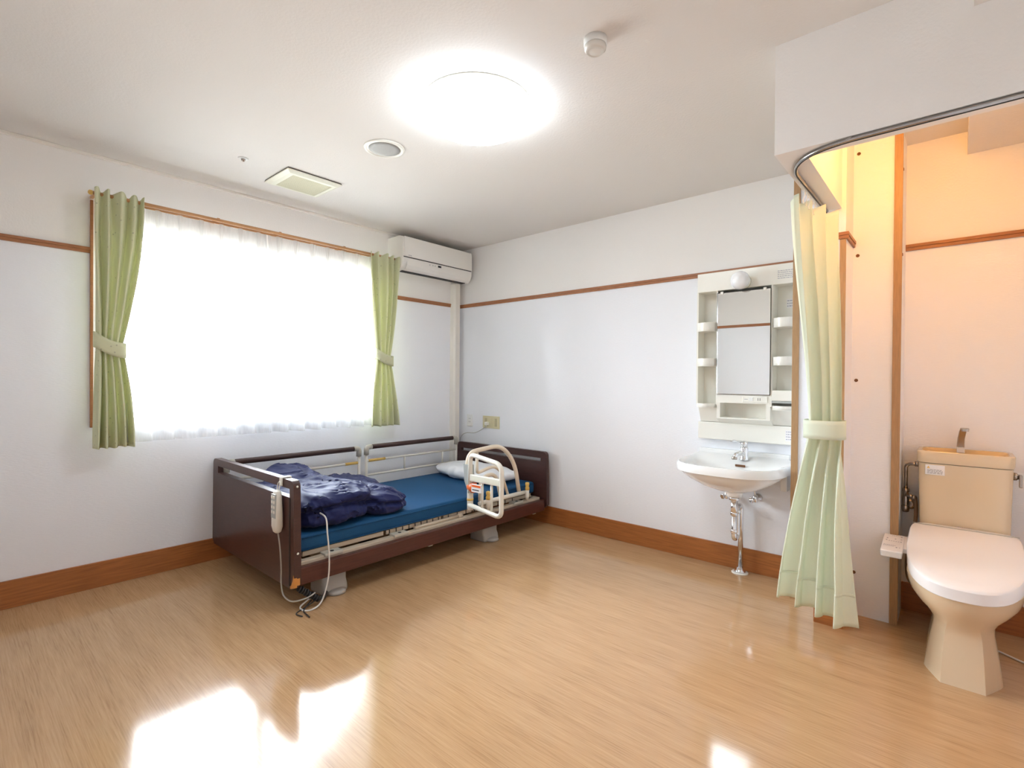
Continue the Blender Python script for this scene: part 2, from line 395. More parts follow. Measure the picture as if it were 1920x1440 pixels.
def sheer(label, y0, y1, ph, xo):
    nf = 7
    def f(u, v):
        amp = .010 + .034 * v ** .7
        s = math.sin(2 * PI * nf * u + ph + .8 * noise.noise(Vector((u * 5, v * .8, ph))))
        pinch = math.exp(-((v - .0) / .06) ** 2)
        s2 = s * (1 - pinch) + pinch * (1 - 2 * abs(math.sin(PI * nf * u + ph / 2)) ** .35)
        x = xo + amp * s2 + .010 * noise.noise(Vector((u * 4, v * 2, ph + 3)))
        y = y0 + (y1 - y0) * u + .012 * math.cos(2 * PI * nf * u + ph) * v
        z = 2.232 + (.838 - 2.232) * v + (.004 * math.sin(2 * PI * nf * u) if v > .98 else 0)
        return (x, y, z)
    b = MB().grid(260, 60, f)
    for k in range(7):          # pinch pleats sewn into the heading
        yc = y0 + (y1 - y0) * (k + .5) / 7
        b.grid(5, 10, lambda u, v: (xo + .014 + .010 * math.sin(PI * u) * (1 - .6 * v), yc + (u - .5) * (.030 - .020 * v), 2.230 - .13 * v))
        b.grid(3, 10, lambda u, v: (xo + .018 + .006 * math.sin(PI * u), yc + (u - .5) * .010 * (1 - .7 * v), 2.10 - .16 * v))
    o = b.build('sheer_curtain', M['sheer'], None, recalc=False)
    return tag(o, label, 'curtain', 'white sheer curtains')
sheer('left panel of white sheer curtain over the bright window', -2.75, -1.925, .3, .085)
sheer('right panel of white sheer curtain over the bright window', -1.912, -1.03, 1.7, .085)

# ------------------------------------------------------------ air conditioner
ac = thing('air_conditioner', 'white wall air conditioner in the corner above the bed', 'air conditioner', (.0, -.45, 2.15))
y0, y1 = -.855, -.040
prof = [(0, 2.185), (.0, 2.448), (.165, 2.448), (.207, 2.436), (.214, 2.42), (.216, 2.27), (.212, 2.262), (.208, 2.215), (.192, 2.18), (.165, 2.156), (.12, 2.150), (.03, 2.172)]
b = MB().prism(prof, 'y', y0, y1); bmesh.ops.recalc_face_normals(b.bm, faces=b.bm.faces[:])
for v in b.bm.verts: pass
o = b.build('body', M['ac_white'], ac); md = o.modifiers.new('bev', 'BEVEL'); md.width = .004; md.segments = 2; md.limit_method = 'ANGLE'
MB().box(.2155, .2215, y0 + .012, y1 - .012, 2.268, 2.437, 0, .003).build('front_panel', M['ac_white'], ac)
MB().box(.205, .2165, y0 + .010, y1 - .012, 2.2615, 2.2675).build('panel_gap', M['dark'], ac)
fl = [(.2135, 2.226), (.211, 2.198), (.196, 2.176), (.172, 2.158), (.168, 2.154), (.196, 2.171), (.2145, 2.196), (.217, 2.226)]
MB().prism(fl, 'y', y0 + .045, y1 - .06).build('air_flap', M['ac_white'], ac)
MB().box(.120, .170, y0 + .03, y1 - .05, 2.1485, 2.1545).build('outlet_slot', M['dark'], ac)
MB().box(.2075, .2135, -.463, -.428, 2.234, 2.250).build('display', M['display'], ac)
for y in (-.50, -.525, -.56): MB().box(.2085, .2135, y, y + .004, 2.236, 2.244).build('indicator_mark', M['ink_light'], ac)
b = MB()
for k in range(5): b.box(.2214, .2222, -.80 + k * .0075, -.7955 + k * .0075, 2.277, 2.283)
b.build('maker_mark', M['ink_light'], ac)
b = MB().prism([(0, -.125), (.045, -.125), (.066, -.112), (.066, -.058), (.045, -.045), (0, -.045)], 'z', 0.0, 2.155)
tag(b.build('pipe_cover', M['trunk']), 'tall cream plastic pipe cover running down the corner below the air conditioner', 'pipe cover')

# ------------------------------------------------------------ outlets
t = thing('wall_outlet', 'small white wall outlet with two sockets near the corner above the bed', 'outlet', (.16, 0, .82), 'outlets by the bed')
MB().box(.122, .198, -.008, 0, .766, .884, 0, .003).build('cover_plate', M['white_pl'], t)
b = MB()
for z in (.842, .812):
    for x in (.150, .168): b.box(x, x + .003, -.0085, -.006, z - .006, z + .006)
b.build('socket_slot', M['ink'], t)
MB().box(.135, .188, -.013, -.006, .772, .786, 0, .002).build('earth_flap', M['white_pl'], t)
t = thing('wall_outlet', 'wide yellowed wall outlet with a plug and thin cord, above the headboard', 'outlet', (.45, 0, .82), 'outlets by the bed')
MB().box(.342, .556, -.008, 0, .764, .880, 0, .003).build('cover_plate', M['beige_plate'], t)
for x in (.385, .45, .515):
    MB().box(x - .015, x + .015, -.011, -.006, .785, .860, 0, .002).build('socket_module', M['beige_dark' if x != .45 else 'beige_plate'], t)
b = MB().box(.397, .430, -.045, -.009, .795, .825, 0, .005); b.lathe([(.006, 0), (.004, .02)], (.41, -.03, .797), (-.2, 0, -1), 10)
pl = tag(b.build('power_plug', M['cream_pl']), 'cream plug pushed into the yellowed outlet, cord leading left', 'plug')
cord = MB().tube(spline([(.41, -.03, .79), (.36, -.03, .755), (.25, -.02, .71), (.13, -.02, .70), (.075, -.03, .67), (.06, -.045, .60), (.06, -.05, .46), (.09, -.05, .30), (.15, -.05, .2)]), .0028, 8).build('cord', M['cable_grey'], pl)

# ------------------------------------------------------------ ceiling fittings
t = thing('ceiling_lamp', 'large round lit white dome lamp in the middle of the ceiling', 'ceiling lamp', (2.06, -1.80, H))
MB().lathe([(.245, 0), (.252, -.004), (.252, -.026), (.235, -.03)], (2.06, -1.80, H), (0, 0, 1), 64).build('base_ring', M['rail_joint'], t)
MB().lathe([(.262, -.024)] + [(.262 * math.cos(a) ** .75, -.034 - .092 * math.sin(a)) for a in [k * PI / 2 / 14 for k in range(15)]], (2.06, -1.80, H), (0, 0, 1), 64).build('lamp_dome', M['lamp_on'], t)
t = thing('smoke_detector', 'small white cylindrical detector on the ceiling right of the lamp', 'detector', (2.715, -1.83, H))
MB().lathe([(.043, 0), (.043, -.022), (.041, -.026)], (2.715, -1.83, H), (0, 0, 1), 28).build('base', M['white_pl'], t)
MB().lathe([(.039, -.024), (.041, -.030), (.040, -.040), (.030, -.050), (.028, -.047), (.018, -.050), (.0, -.051)], (2.715, -1.83, H), (0, 0, 1), 28).build('sensor_lens', M['lens'], t)
t = thing('ceiling_speaker', 'round grey mesh speaker with cream ring set in the ceiling', 'speaker', (1.348, -1.818, H))
MB().lathe([(.112, 0), (.110, -.006), (.098, -.009), (.094, -.005)], (1.348, -1.818, H), (0, 0, 1), 48).build('trim_ring', M['cream_pl'], t)
MB().lathe([(.095, -.004), (.06, -.008), (.0, -.010)], (1.348, -1.818, H), (0, 0, 1), 48).build('speaker_grille', M['grille_grey'], t)
t = thing('ceiling_sprinkler', 'tiny round metal sprinkler fitting in the ceiling near the window', 'sprinkler', (.611, -2.279, H))
MB().lathe([(.028, 0), (.026, -.004), (.016, -.005)], (.611, -2.279, H), (0, 0, 1), 24).build('cover_ring', M['white_pl'], t)
MB().lathe([(.013, -.004), (.010, -.014), (.006, -.018)], (.611, -2.279, H), (0, 0, 1), 16).build('nozzle', M['dull_chrome'], t)
t = thing('ceiling_vent', 'square cream ventilation grille on the ceiling near the window', 'vent', (.535, -1.88, H))
MB().box(.372, .698, -2.056, -1.702, 2.494, H).build('shadow_gap', M['dark'], t)
b = MB(); q = [(.37, -2.058, .70, -1.70, 2.494), (.37, -2.058, .70, -1.70, 2.488), (.395, -2.033, .675, -1.725, 2.477), (.415, -2.005, .655, -1.745, 2.476)]
b.loft([[(x0, y0, z), (x1, y0, z), (x1, y1, z), (x0, y1, z)] for x0, y0, x1, y1, z in q], True, False, smooth=False)
b.build('vent_frame', M['vent_cream'], t)
MB().box(.415, .655, -2.005, -1.745, 2.484, 2.488).build('backing', M['cap_brown'], t)
g = MB()
for k in range(24):
    x = .418 + k * .01; g.box(x, x + .0055, -2.005, -1.745, 2.476, 2.482)
g.build('grille_slats', M['vent_slat'], t)

# ------------------------------------------------------------ bed
bed = thing('care_bed', 'low adjustable care bed with dark wood ends in the corner under the window', 'bed', (.61, -1.17, 0))
def board(name, x0, x1, yf, yb, z0, z1, sl0, sl1, sz0, sz1, taper, parent):
    """panel with rounded upper corners and a hand slot, extruded along y"""
    b = MB(); R = .035
    def arc(cx, cz, a0, a1): return [(cx + R * math.cos(a), cz + R * math.sin(a)) for a in [a0 + (a1 - a0) * k / 5 for k in range(6)]]
    # build as: body below slot, two posts, top bar, each closed prism sharing planes
    b.prism([(x0, z0 + .03), (x0 + .03, z0), (x1 - .03, z0), (x1, z0 + .03), (x1 - taper * .8, sz0), (x0 + taper * .8, sz0)], 'y', yf, yb)
    top = [(x0 + taper * .8, sz0)] + [(x0 + taper + .0, sz1)] + arc(x0 + taper + R, z1 - R, PI, PI / 2) + [(sl0, z1), (sl0, sz0)]
    b.prism(top, 'y', yf, yb)
    top = [(sl1, sz0), (sl1, z1)] + arc(x1 - taper - R, z1 - R, PI / 2, 0) + [(x1 - taper, sz1), (x1 - taper * .8, sz0)]
    b.prism(top, 'y', yf, yb)
    b.prism([(sl0, sz1), (sl1, sz1), (sl1, z1), (sl0, z1)], 'y', yf, yb)
    o = b.build(name, M['bed_wood'], parent); return o
fb = board('footboard', .030, 1.195, -2.245, -2.207, .125, .690, .125, 1.140, .600, .645, .012, bed)
MB().box(1.140, 1.150, -2.2475, -2.244, .14, .598).build('groove', M['dark'], fb)
for z in (.66, .315): MB().lathe([(.0065, 0), (.004, .003)], (1.196 - (.01 if z > .5 else 0), -2.226, z), (1, 0, 0), 12).build('bolt_cap', M['rail_white'], fb)
b = MB()
b.prism([(1.155, .127), (1.196, .14), (1.1965, .185), (1.188, .205), (1.180, .176), (1.166, .150), (1.15, .138)], 'y', -2.2462, -2.23)
b.box(1.185, 1.1975, -2.243, -2.215, .15, .185)
b.build('chipped_corner', M['bare_wood'], fb)['label'] = 'bare orange wood where the dark finish is chipped'
hb = board('headboard', .082, 1.188, -.100, -.066, .150, .622, .140, 1.118, .538, .566, .010, bed)
MB().box(1.130, 1.170, -2.205, -.104, .133, .226, 0, .006).build('side_panel', M['side_wood'], bed)
MB().box(.072, .10, -2.205, -.13, .133, .226, 0, .006).build('side_panel', M['side_wood'], bed)
b = MB()
b.box(1.085, 1.129, -2.19, -.12, .205, .243, 0, .004).box(.098, .14, -2.19, -.12, .205, .243, 0, .004)
b.box(.14, 1.09, -2.19, -2.15, .205, .243).box(.14, 1.09, -.16, -.12, .205, .243)
for y in (-1.96, -1.5, -1.1, -.66): b.box(.14, 1.09, y - .02, y + .02, .16, .205)
b.build('main_frame', M['frame_beige'], bed)
b = MB()
for (y0_, y1_) in ((-2.14, -1.62), (-1.60, -1.15), (-1.13, -.86), (-.84, -.17)):
    b.box(.18, 1.07, y0_, y1_, .262, .272, 0, .002)
    b.box(1.055, 1.072, y0_, y1_, .247, .274, 0, .003); b.box(.17, .19, y0_, y1_, .247, .274, 0, .003)
b.build('bed_deck', M['frame_beige'], bed)
for k in range(18):
    y = -1.58 + k * .05 if k < 9 else -1.09 + (k - 9) * .085
    MB().box(1.071, 1.0745, y, y + .006, .247, .274).build('deck_slot', M['dark'], bed)
b = MB().tube([(1.095, -1.40, .25), (1.095, -1.02, .252)], .011, 10); b.tube([(1.095, -1.02, .252), (1.095, -.98, .252)], .017, 10); b.build('lift_rod', M['frame_beige'], bed)
for (y, x) in ((-1.99, 1.108), (-1.53, 1.108), (-.40, 1.108)):
    f = MB().box(x - .03, x + .032, y - .055, y + .055, .236, .254, 0, .004).build('rail_socket', M['rail_joint'], bed)
    MB().lathe([(.011, .0), (.011, .002)], (x + .005, y, .2535), (0, 0, 1), 14).build('socket_hole', M['dark'], f)
b = MB().box(.52, .68, -2.0, -.4, .10, .16, 0, .01).box(.47, .73, -1.5, -1.15, .06, .17, 0, .02).tube([(.6, -1.1, .12), (.6, -.5, .14)], .02, 10); b.build('lift_motor', M['duct_black'], bed)
def leg_mesh(x0, x1, y0, y1):
    b = MB(); w = y1 - y0
    R = []
    for z, e in ((0, .012), (.012, .016), (.035, .012), (.06, .0), (.16, 0)):
        n = 20; ring = []
        for k in range(n):
            a = 2 * PI * k / n; cx, sy = math.cos(a), math.sin(a)
            px = (x0 + x1) / 2 + (x1 - x0) / 2 * math.copysign(abs(cx) ** .3, cx) + (e if cx > .3 else 0)
            py = (y0 + y1) / 2 + w / 2 * math.copysign(abs(sy) ** .3, sy) * (1 + e * 1.2)
            ring.append((px, py, z))
        R.append(ring)
    b.loft(R); return b
for (x0, x1) in ((.93, 1.085), (.13, .27)):
    for (ya, yb) in ((-2.03, -1.875), (-.745, -.585)):
        l = leg_mesh(x0, x1, ya, yb).build('leg', M['leg_grey'], bed)
        if x0 > .5:
            MB().lathe([(.058, 0), (.054, .016), (.035, .024), (0, .026)], (x1 + .004, (ya + yb) / 2, .002), (0, 0, 1), 24).build('foot_cap', M['leg_grey'], l)
for (y, s) in ((-2.12, 0), (-1.62, 0), (-1.32, 1), (-1.22, 0), (-.22, 1)):
    b = MB().lathe([(.010, 0), (.013, .006), (.010, .018)], (1.12, y, .118), (0, 0, 1), 12)
    if s: b.box(1.10, 1.13, y + .012, y + .05, .112, .134, 0, .004)
    b.build('panel_clip', M['rail_white'], bed)
b = MB()
for k in range(9):
    a = k / 8
    b.lathe([(.016 + .003 * (k % 2), 0), (.016 + .003 * (k % 2), .007)], (1.150 + .02 * a, -2.20 + .012 * k, .115 - .010 * k), (.1, .8, -.6), 12)
b.tube(spline([(1.165, -2.12, .05), (1.16, -2.08, .028), (1.10, -2.02, .02), (.95, -1.95, .02), (.75, -1.9, .05)]), .012, 10)
b.build('cable_hose', M['duct_black'], bed)

b = MB()
R = [];
b.box(.165, 1.085, -2.175, -.135, .275, .368, 0, .022, 4)
mt = tag(b.build('mattress', M['mattress'], None, auto=40), 'thin dark blue mattress lying on the care bed', 'mattress')
MB().tube([(1.087, -2.15, .352), (1.087, -.16, .352)], .003, 6).build('piping', M['mattress'], mt)
MB().tube([(1.087, -2.15, .286), (1.087, -.16, .286)], .003, 6).build('piping', M['mattress'], mt)

# duvet: merged folded lobes with creases, computed once
def superell(bm, c, r, e1=.6, e2=.6, rot=None, nu=28, nv=16):
    c = Vector(c)
    def sp(a, e): return math.copysign(abs(a) ** e, a)
    rings = []
    for j in range(1, nv):
        ph = -PI / 2 + PI * j / nv
        rings.append([Vector((r[0] * sp(math.cos(ph), e1) * sp(math.cos(t), e2), r[1] * sp(math.cos(ph), e1) * sp(math.sin(t), e2), r[2] * sp(math.sin(ph), e1))) for t in [2 * PI * k / nu for k in range(nu)]])
    if rot is not None: rings = [[rot @ p for p in q] for q in rings]
    V = [[bm.verts.new(c + p) for p in q] for q in rings]
    for a, b_ in zip(V, V[1:]):
        for i in range(nu): bm.faces.new((a[i], a[(i + 1) % nu], b_[(i + 1) % nu], b_[i]))
    bm.faces.new(V[0][::-1]); bm.faces.new(V[-1])
def rz(x=0, y=0, z=0): return Matrix.Rotation(x, 3, 'X') @ Matrix.Rotation(y, 3, 'Y') @ Matrix.Rotation(z, 3, 'Z')
def remeshed(bm, name, voxel, smooth_it=4, size_fn=None):
    me = bpy.data.meshes.new(name + '_src'); bmesh.ops.recalc_face_normals(bm, faces=bm.faces[:]); bm.to_mesh(me); bm.free()
    o = bpy.data.objects.new(name, me); C.objects.link(o)
    r = o.modifiers.new('r', 'REMESH'); r.mode = 'VOXEL'; r.voxel_size = voxel
    s = o.modifiers.new('s', 'SMOOTH'); s.iterations = smooth_it; s.factor = .5
    dg = bpy.context.evaluated_depsgraph_get(); dg.update()
    nm = bpy.data.meshes.new_from_object(o.evaluated_get(dg)); o.modifiers.clear(); o.data = nm; bpy.data.meshes.remove(me)
    for p in nm.polygons: p.use_smooth = True
    return o
bm = bmesh.new()
superell(bm, (.675, -1.92, .432), (.44, .245, .066), .7, .55)                     # bottom fold
superell(bm, (.655, -1.905, .508), (.445, .255, .060), .7, .55, rz(.03, -.02, .04))    # upper fold
superell(bm, (.95, -1.93, .500), (.155, .235, .075), .8, .7, rz(0, .1, .05))
superell(bm, (.76, -1.585, .443), (.33, .175, .078), .85, .6, rz(0, 0, -.05))           # roll
superell(bm, (.98, -1.57, .432), (.12, .155, .070), .9, .8)
superell(bm, (.37, -1.86, .562), (.20, .17, .042), .8, .8, rz(-.05, .18, .1))        # raised corner
superell(bm, (.36, -1.50, .430), (.24, .26, .062), .8, .7)
superell(bm, (1.00, -1.70, .475), (.055, .045, .050), 1, 1, rz(.3, .3, 0))
duvet = remeshed(bm, 'duvet', .0085, 4)
for v in duvet.data.vertices:
    p = v.co; n = v.normal
    q = Vector((p.x * 1.6 + p.y * 1.2 + .7 * noise.noise(p * 2.5), p.y * 6.0 - p.x * 2.2 + 1.1 * noise.noise(p * 3 + Vector((5, 0, 0))), p.z * 7))
    r1 = 1 - abs(noise.noise(q)) * 2.2
    q2 = Vector((p.x * 7 + p.y * 3, p.y * 12 - p.x * 5, p.z * 22))
    r2 = 1 - abs(noise.noise(q2 + Vector((9, 3, 1)))) * 2.0
    r1 = r1 ** 3 if r1 > 0 else r1
    d = .026 * (r1 - .25) + .0045 * (r2 - .4) + .016 * noise.noise(p * 5) + .011 * (max(0, 1 - abs(noise.noise(Vector((p.x * 5 - p.y * 2, p.y * 13 - p.x * 7 + 2 * noise.noise(p * 4), p.z * 15 + 4)))) * 3.2) ** 2 - .2)
    k = 1.0 if p.z > .40 else max(0, (p.z - .372) / .03)
    v.co = p + n * d * max(0, min(1, k))
    if v.co.z < .3695 and v.co.x < 1.09: v.co.z = .3695
for v in duvet.data.vertices:       # crease where the upper fold overhangs the lower one
    p = v.co
    if p.x > .95 and -2.15 < p.y < -1.66:
        zz = .475 + .02 * math.sin(p.y * 9)
        v.co.x -= .040 * math.exp(-((p.z - zz) / .012) ** 2)
    if p.x > .9 and -1.66 < p.y < -1.35:
        zz = .440 + .01 * math.sin(p.y * 14)
        v.co.x -= .035 * math.exp(-((p.z - zz) / .010) ** 2)
    if v.co.y < -2.196: v.co.y = -2.196
md = duvet.modifiers.new('soften', 'SMOOTH'); md.factor = .5; md.iterations = 2
duvet.data.materials.append(M['duvet']); tag(duvet, 'crumpled navy blue duvet folded up at the foot of the bed', 'duvet')

bm = bmesh.new()
superell(bm, (.60, -.365, .425), (.40, .19, .068), 1.0, .45, rz(0, 0, -.06), 40, 20)
pil = remeshed(bm, 'pillow', .011, 2)
for v in pil.data.vertices:
    p = v.co; edge = min(1, abs(p.x - .6) / .4 + abs(p.y + .365) / .22)
    q = Vector((p.x * 9, p.y * 9, p.z * 5)); v.co = p + v.normal * (.010 * edge * (1 - abs(noise.noise(q)) * 2.4) + .016 * noise.noise(p * 5))
    if v.co.z < .3695: v.co.z = .3695
pil.data.materials.append(M['pillow']); tag(pil, 'white pillow lying at the head of the bed', 'pillow')

# side rails against the window wall
def bed_rail(label, ya, yb, zt, bars, uprights, ytag, tagcol):
    x = .125
    t = thing('bed_rail', label, 'bed rail', (x, (ya + yb) / 2, .25), 'bed rails on the window side')
    MB().tube([(x, ya + .055, zt - .012), (x, yb - .055, zt - .012)], .0195, 12).build('hand_grip', M['grip_brown'], t)
    for (ye, s) in ((ya, 1), (yb, -1)):
        MB().tube(fillet([(x, ye + s * .06, zt - .012), (x, ye + s * .012, zt - .012), (x, ye + s * .012, zt - .075)], .03), .0205, 12).build('corner_joint', M['rail_joint'], t)
        MB().tube([(x, ye + s * .012, zt - .07), (x, ye + s * .012, .235)], .0115, 10).build('upright', M['rail_white'], t)
    for z in bars: MB().tube([(x, ya + .012, z), (x, yb - .012, z)], .0095, 10).build('cross_bar', M['rail_white'], t)
    for y in uprights: MB().tube([(x, y, bars[0]), (x, y, bars[-1])], .008, 10).build('spindle', M['rail_white'], t)
    MB().tube([(x, ytag[0], bars[0]), (x, ytag[1], bars[0])], .0115, 12).build('marker_sleeve', tagcol, t)
    return t
bed_rail('left bed rail against the wall, nearest the footboard, with brown grip', -2.205, -1.195, .672, (.546, .434), (-1.72,), (-1.33, -1.22), M['yellow'])
bed_rail('right bed rail against the wall, nearest the headboard, with brown grip', -1.150, -.140, .676, (.552, .434), (-.757, -.324), (-1.12, -.96), M['yellow'])

# swing-out grab bar on the near side
gb = thing('grab_bar', 'ivory swing-out assist bar clamped to the near side of the bed by the pillow', 'grab bar', (1.15, -.6, .25))
X = 1.125
MB().tube(fillet([(X, -.955, .52), (X, -.955, .700), (X, -.60, .725), (X, -.44, .57), (X, -.385, .325)], [0, .12, .17, .15, 0], 8), .0165, 12).build('outer_arch', M['grab_beige'], gb)
MB().tube(fillet([(X, -.825, .335), (X, -.825, .50), (X, -.66, .52), (X, -.60, .315)], [0, .08, .09, 0], 8), .0145, 12).build('lower_arch', M['grab_beige'], gb)
MB().tube(fillet([(X, -.86, .69), (X, -.86, .54), (X, -.63, .585), (X, -.52, .33)], [0, .03, .12, 0], 8), .012, 12).build('inner_arch', M['grab_beige'], gb)
MB().tube([(X + .012, -.845, .318), (X + .012, -.30, .318)], .0165, 12).build('base_bar', M['rail_white'], gb)
for y in (-.77, -.318):
    k = MB().lathe([(.012, -.06), (.016, -.03), (.016, .02)], (X + .03, y, .318), (0, 0, 1), 16).build('clamp_pin', M['rail_white'], gb)
    MB().lathe([(.017, .0), (.018, .018), (.012, .030), (.017, .042), (.016, .058), (.006, .062)], (X + .03, y, .338), (0, 0, 1), 16).build('clamp_knob', M['yellow'], k)
hg = MB().lathe([(.019, -.10), (.022, -.09), (.022, .07), (.018, .08)], (X + .03, -.955, .395), (0, 0, 1), 18).build('hinge_post', M['rail_white'], gb)
MB().lathe([(.0235, 0), (.0235, .016)], (X + .03, -.955, .365), (0, 0, 1), 18).build('hinge_ring', M['yellow'], hg)
hub = MB().prism([(X - .02, .62), (X + .045, .62), (X + .055, .50), (X + .06, .42), (X + .03, .42), (X - .01, .50)], 'y', -.975, -.935).build('swivel_bracket', M['grey_pl'], gb)
b = MB().lathe([(.026, -.045), (.034, -.03), (.034, .02), (.026, .035)], (X + .055, -.955, .46), (.9, -.3, 0), 18)
for k in range(6):
    a = k * PI / 3; b.box(X + .05, X + .075, -.955 + .03 * math.cos(a) - .006, -.955 + .03 * math.cos(a) + .006, .46 + .03 * math.sin(a) - .006, .46 + .03 * math.sin(a) + .006)
b.build('lock_lever', M['orange'], gb)
XA, XB, YA = X + .03, 1.475, -.965
arm = MB().tube(fillet([(XA, YA, .335), (XB, YA - .01, .300), (XB, YA - .01, .655), (XA + .01, YA, .695), (XA + .01, YA, .42)], [0, .055, .06, .05, 0], 8), .0165, 12).build('swing_arm', M['rail_white'], gb)
for x in (1.285, 1.375): MB().tube([(x, YA, .325), (x, YA, .53)], .0095, 10).build('arm_spindle', M['rail_white'], arm)
MB().box(XA + .02, XB - .005, YA - .016, YA + .010, .508, .555, 0, .004).build('arm_plate', M['rail_white'], arm)
MB().box(XA + .04, XB - .02, YA - .0170, YA - .0158, .516, .547).build('plate_label', M['vent_cream'], arm)
sb = MB().box(XA + .05, XA + .145, YA - .028, YA - .018, .440, .495, 0, .002).build('lock_label', M['sticker'], gb)
b = MB().box(XA + .055, XA + .14, YA - .0288, YA - .0278, .475, .490); b.build('label_band', M['orange'], sb)
b = MB().box(XA + .06, XA + .125, YA - .0288, YA - .0278, .452, .460); b.build('label_print', M['ink'], sb)

# hand control
rc = thing('bed_remote', 'beige hand control hanging from the footboard by a hook, near its right end', 'remote control', (1.06, -2.26, .40))
b = MB()
R = []
for z, hw_, d in ((.405, .014, .010), (.412, .024, .016), (.44, .034, .021), (.50, .036, .020), (.60, .031, .016), (.622, .027, .013), (.628, .02, .010)):
    R.append([(1.052 + hw_ * cx, -2.270 + d * sy, z) for cx, sy in [(math.copysign(abs(math.cos(a)) ** .45, math.cos(a)), math.copysign(abs(math.sin(a)) ** .6, math.sin(a))) for a in [2 * PI * k / 20 for k in range(20)]]])
b.loft(R); b.build('handset_body', M['rail_white'], rc)
kp = MB().box(1.024, 1.076, -2.291, -2.284, .485, .612, 0, .002).build('key_panel', M['grey_pl'], rc)
for k in range(4):
    for x in (1.038, 1.062):
        MB().box(x - .008, x + .008, -2.2935, -2.289, .588 - k * .026, .602 - k * .026, 0, .002).build('key', M['rail_white'], kp)
b = MB(); b.tube(spline([(1.045, -2.268, .62), (1.04, -2.262, .66), (1.052, -2.258, .675)], 5), .0025, 8); b.tube(spline([(1.060, -2.268, .62), (1.066, -2.262, .66), (1.055, -2.258, .675)], 5), .0025, 8)
b.build('hook_loop', M['rail_white'], rc)
b = MB().prism([(-2.2475, .652), (-2.2475, .6925), (-2.2045, .6925), (-2.2045, .668), (-2.2005, .668), (-2.2005, .697), (-2.2530, .697), (-2.2530, .652)], 'x', 1.038, 1.066)
b.build('hanging_hook', M['rail_white'], rc)
b = MB().tube(spline([(1.058, -2.268, .408), (1.068, -2.262, .33), (1.075, -2.258, .22), (1.085, -2.262, .14), (1.115, -2.262, .085), (1.155, -2.235, .058), (1.178, -2.17, .062), (1.175, -2.12, .075)]), .0042, 8)
b.build('handset_cable', M['cable_grey'], rc)
b = MB().tube(spline([(1.08, -2.045, .47), (1.155, -2.05, .455), (1.19, -2.06, .38), (1.20, -2.055, .26), (1.20, -2.06, .14), (1.205, -2.10, .03), (1.21, -2.155, .006), (1.19, -2.19, .006), (1.15, -2.19, .012), (1.14, -2.15, .03), (1.15, -2.12, .05)]), .0045, 8)
tag(b.build('duvet_side_cable', M['cable_white']), 'pale cable drooping from the duvet over the bed side down to the floor', 'cable')
b = MB().tube(spline([(1.15, -2.13, .03), (1.19, -2.19, .008), (1.235, -2.20, .005), (1.28, -2.205, .005)]), .0035, 8)
b.tube(spline([(1.16, -2.10, .03), (1.17, -2.17, .012), (1.18, -2.215, .006), (1.20, -2.235, .005), (1.245, -2.225, .005)]), .003, 8)
tag(b.build('floor_cable_end', M['duct_black']), 'dark thin cable ends lying on the floor at the foot corner of the bed', 'cable')

# ------------------------------------------------------------ wash cabinet
wc = thing('wash_cabinet', 'cream plastic mirror cabinet with open side shelves above the wash basin', 'cabinet', (2.74, 0, .83))
x0, x1 = 2.443, 3.040; fy = -.120
b = MB()
b.box(x0, x1, -.012, 0, .95, 1.93)                                   # back
b.box(x0, x1, fy, -.012, 1.808, 1.93, 0, .004)                    # header
b.box(x0, x0 + .010, fy, -.012, 1.07, 1.808)                         # left cheek
b.box(2.570, 2.577, fy, -.012, 1.07, 1.808); b.box(2.896, 2.904, fy, -.012, 1.07, 1.808)
b.box(x1 - .008, x1, fy, -.012, 1.07, 1.808)
b.box(2.577, 2.896, fy, -.012, 1.085, 1.140, 0, .002)                  # switch strip
b.box(2.577, 2.598, fy, -.012, .985, 1.085); b.box(2.872, 2.896, fy, -.012, .985, 1.085)
b.box(2.577, 2.896, -.118, -.012, .985, .992)
b.prism([(fy, .985), (-.012, .985), (-.012, .945), (-.045, .95)], 'x', 2.577, 2.896)
b.prism([(-.10, 1.07), (-.012, 1.07), (-.012, .95), (-.045, .955)], 'x', x0 + .004, 2.577); b.prism([(-.10, 1.07), (-.012, 1.07), (-.012, .95), (-.045, .955)], 'x', 2.896, x1)
b.box(2.430, x1, -.052, -.002, .838, .952, 0, .006)                    # lower splash panel
b.build('cabinet_body', M['cream_pl'], wc)
def lip(xa, xb, z0, z1, name='shelf_lip'):
    b = MB(); n = 14; P = []
    for k in range(n + 1):
        u = k / n; P.append((xa + (xb - xa) * u, -.112 - .05 * math.sin(PI * u) ** .7))
    for k in range(n, -1, -1):
        u = k / n; P.append((xa + (xb - xa) * u, -.105 - .05 * math.sin(PI * u) ** .7))
    for i in range(n):
        q = [P[i], P[i + 1], P[2 * n + 1 - i - 1], P[2 * n + 1 - i]]
        b.prism(q, 'z', z0, z1, smooth=False)
    b.prism([P[k] for k in range(n + 1)] + [(xb, -.02), (xa, -.02)], 'z', z0 - .004, z0 + .004)
    return b.build(name, M['cream_pl'], wc, auto=40)
for (za, zb_) in ((1.553, 1.605), (1.325, 1.372), (1.056, 1.078)):
    lip(x0 + .001, 2.570, za, zb_, 'shelf'); lip(2.904, x1, za, zb_, 'shelf')
mr = MB().box(2.579, 2.894, -.130, -.121, 1.142, 1.788, 0, .001).build('mirror', M['mirror'], wc)
b = MB().box(2.576, 2.896, -.1285, -.1195, 1.140, 1.142).box(2.576, 2.896, -.1285, -.1195, 1.788, 1.791).box(2.576, 2.579, -.1285, -.1195, 1.140, 1.79).box(2.894, 2.896, -.1285, -.1195, 1.140, 1.79)
b.build('mirror_edge', M['dark'], wc)
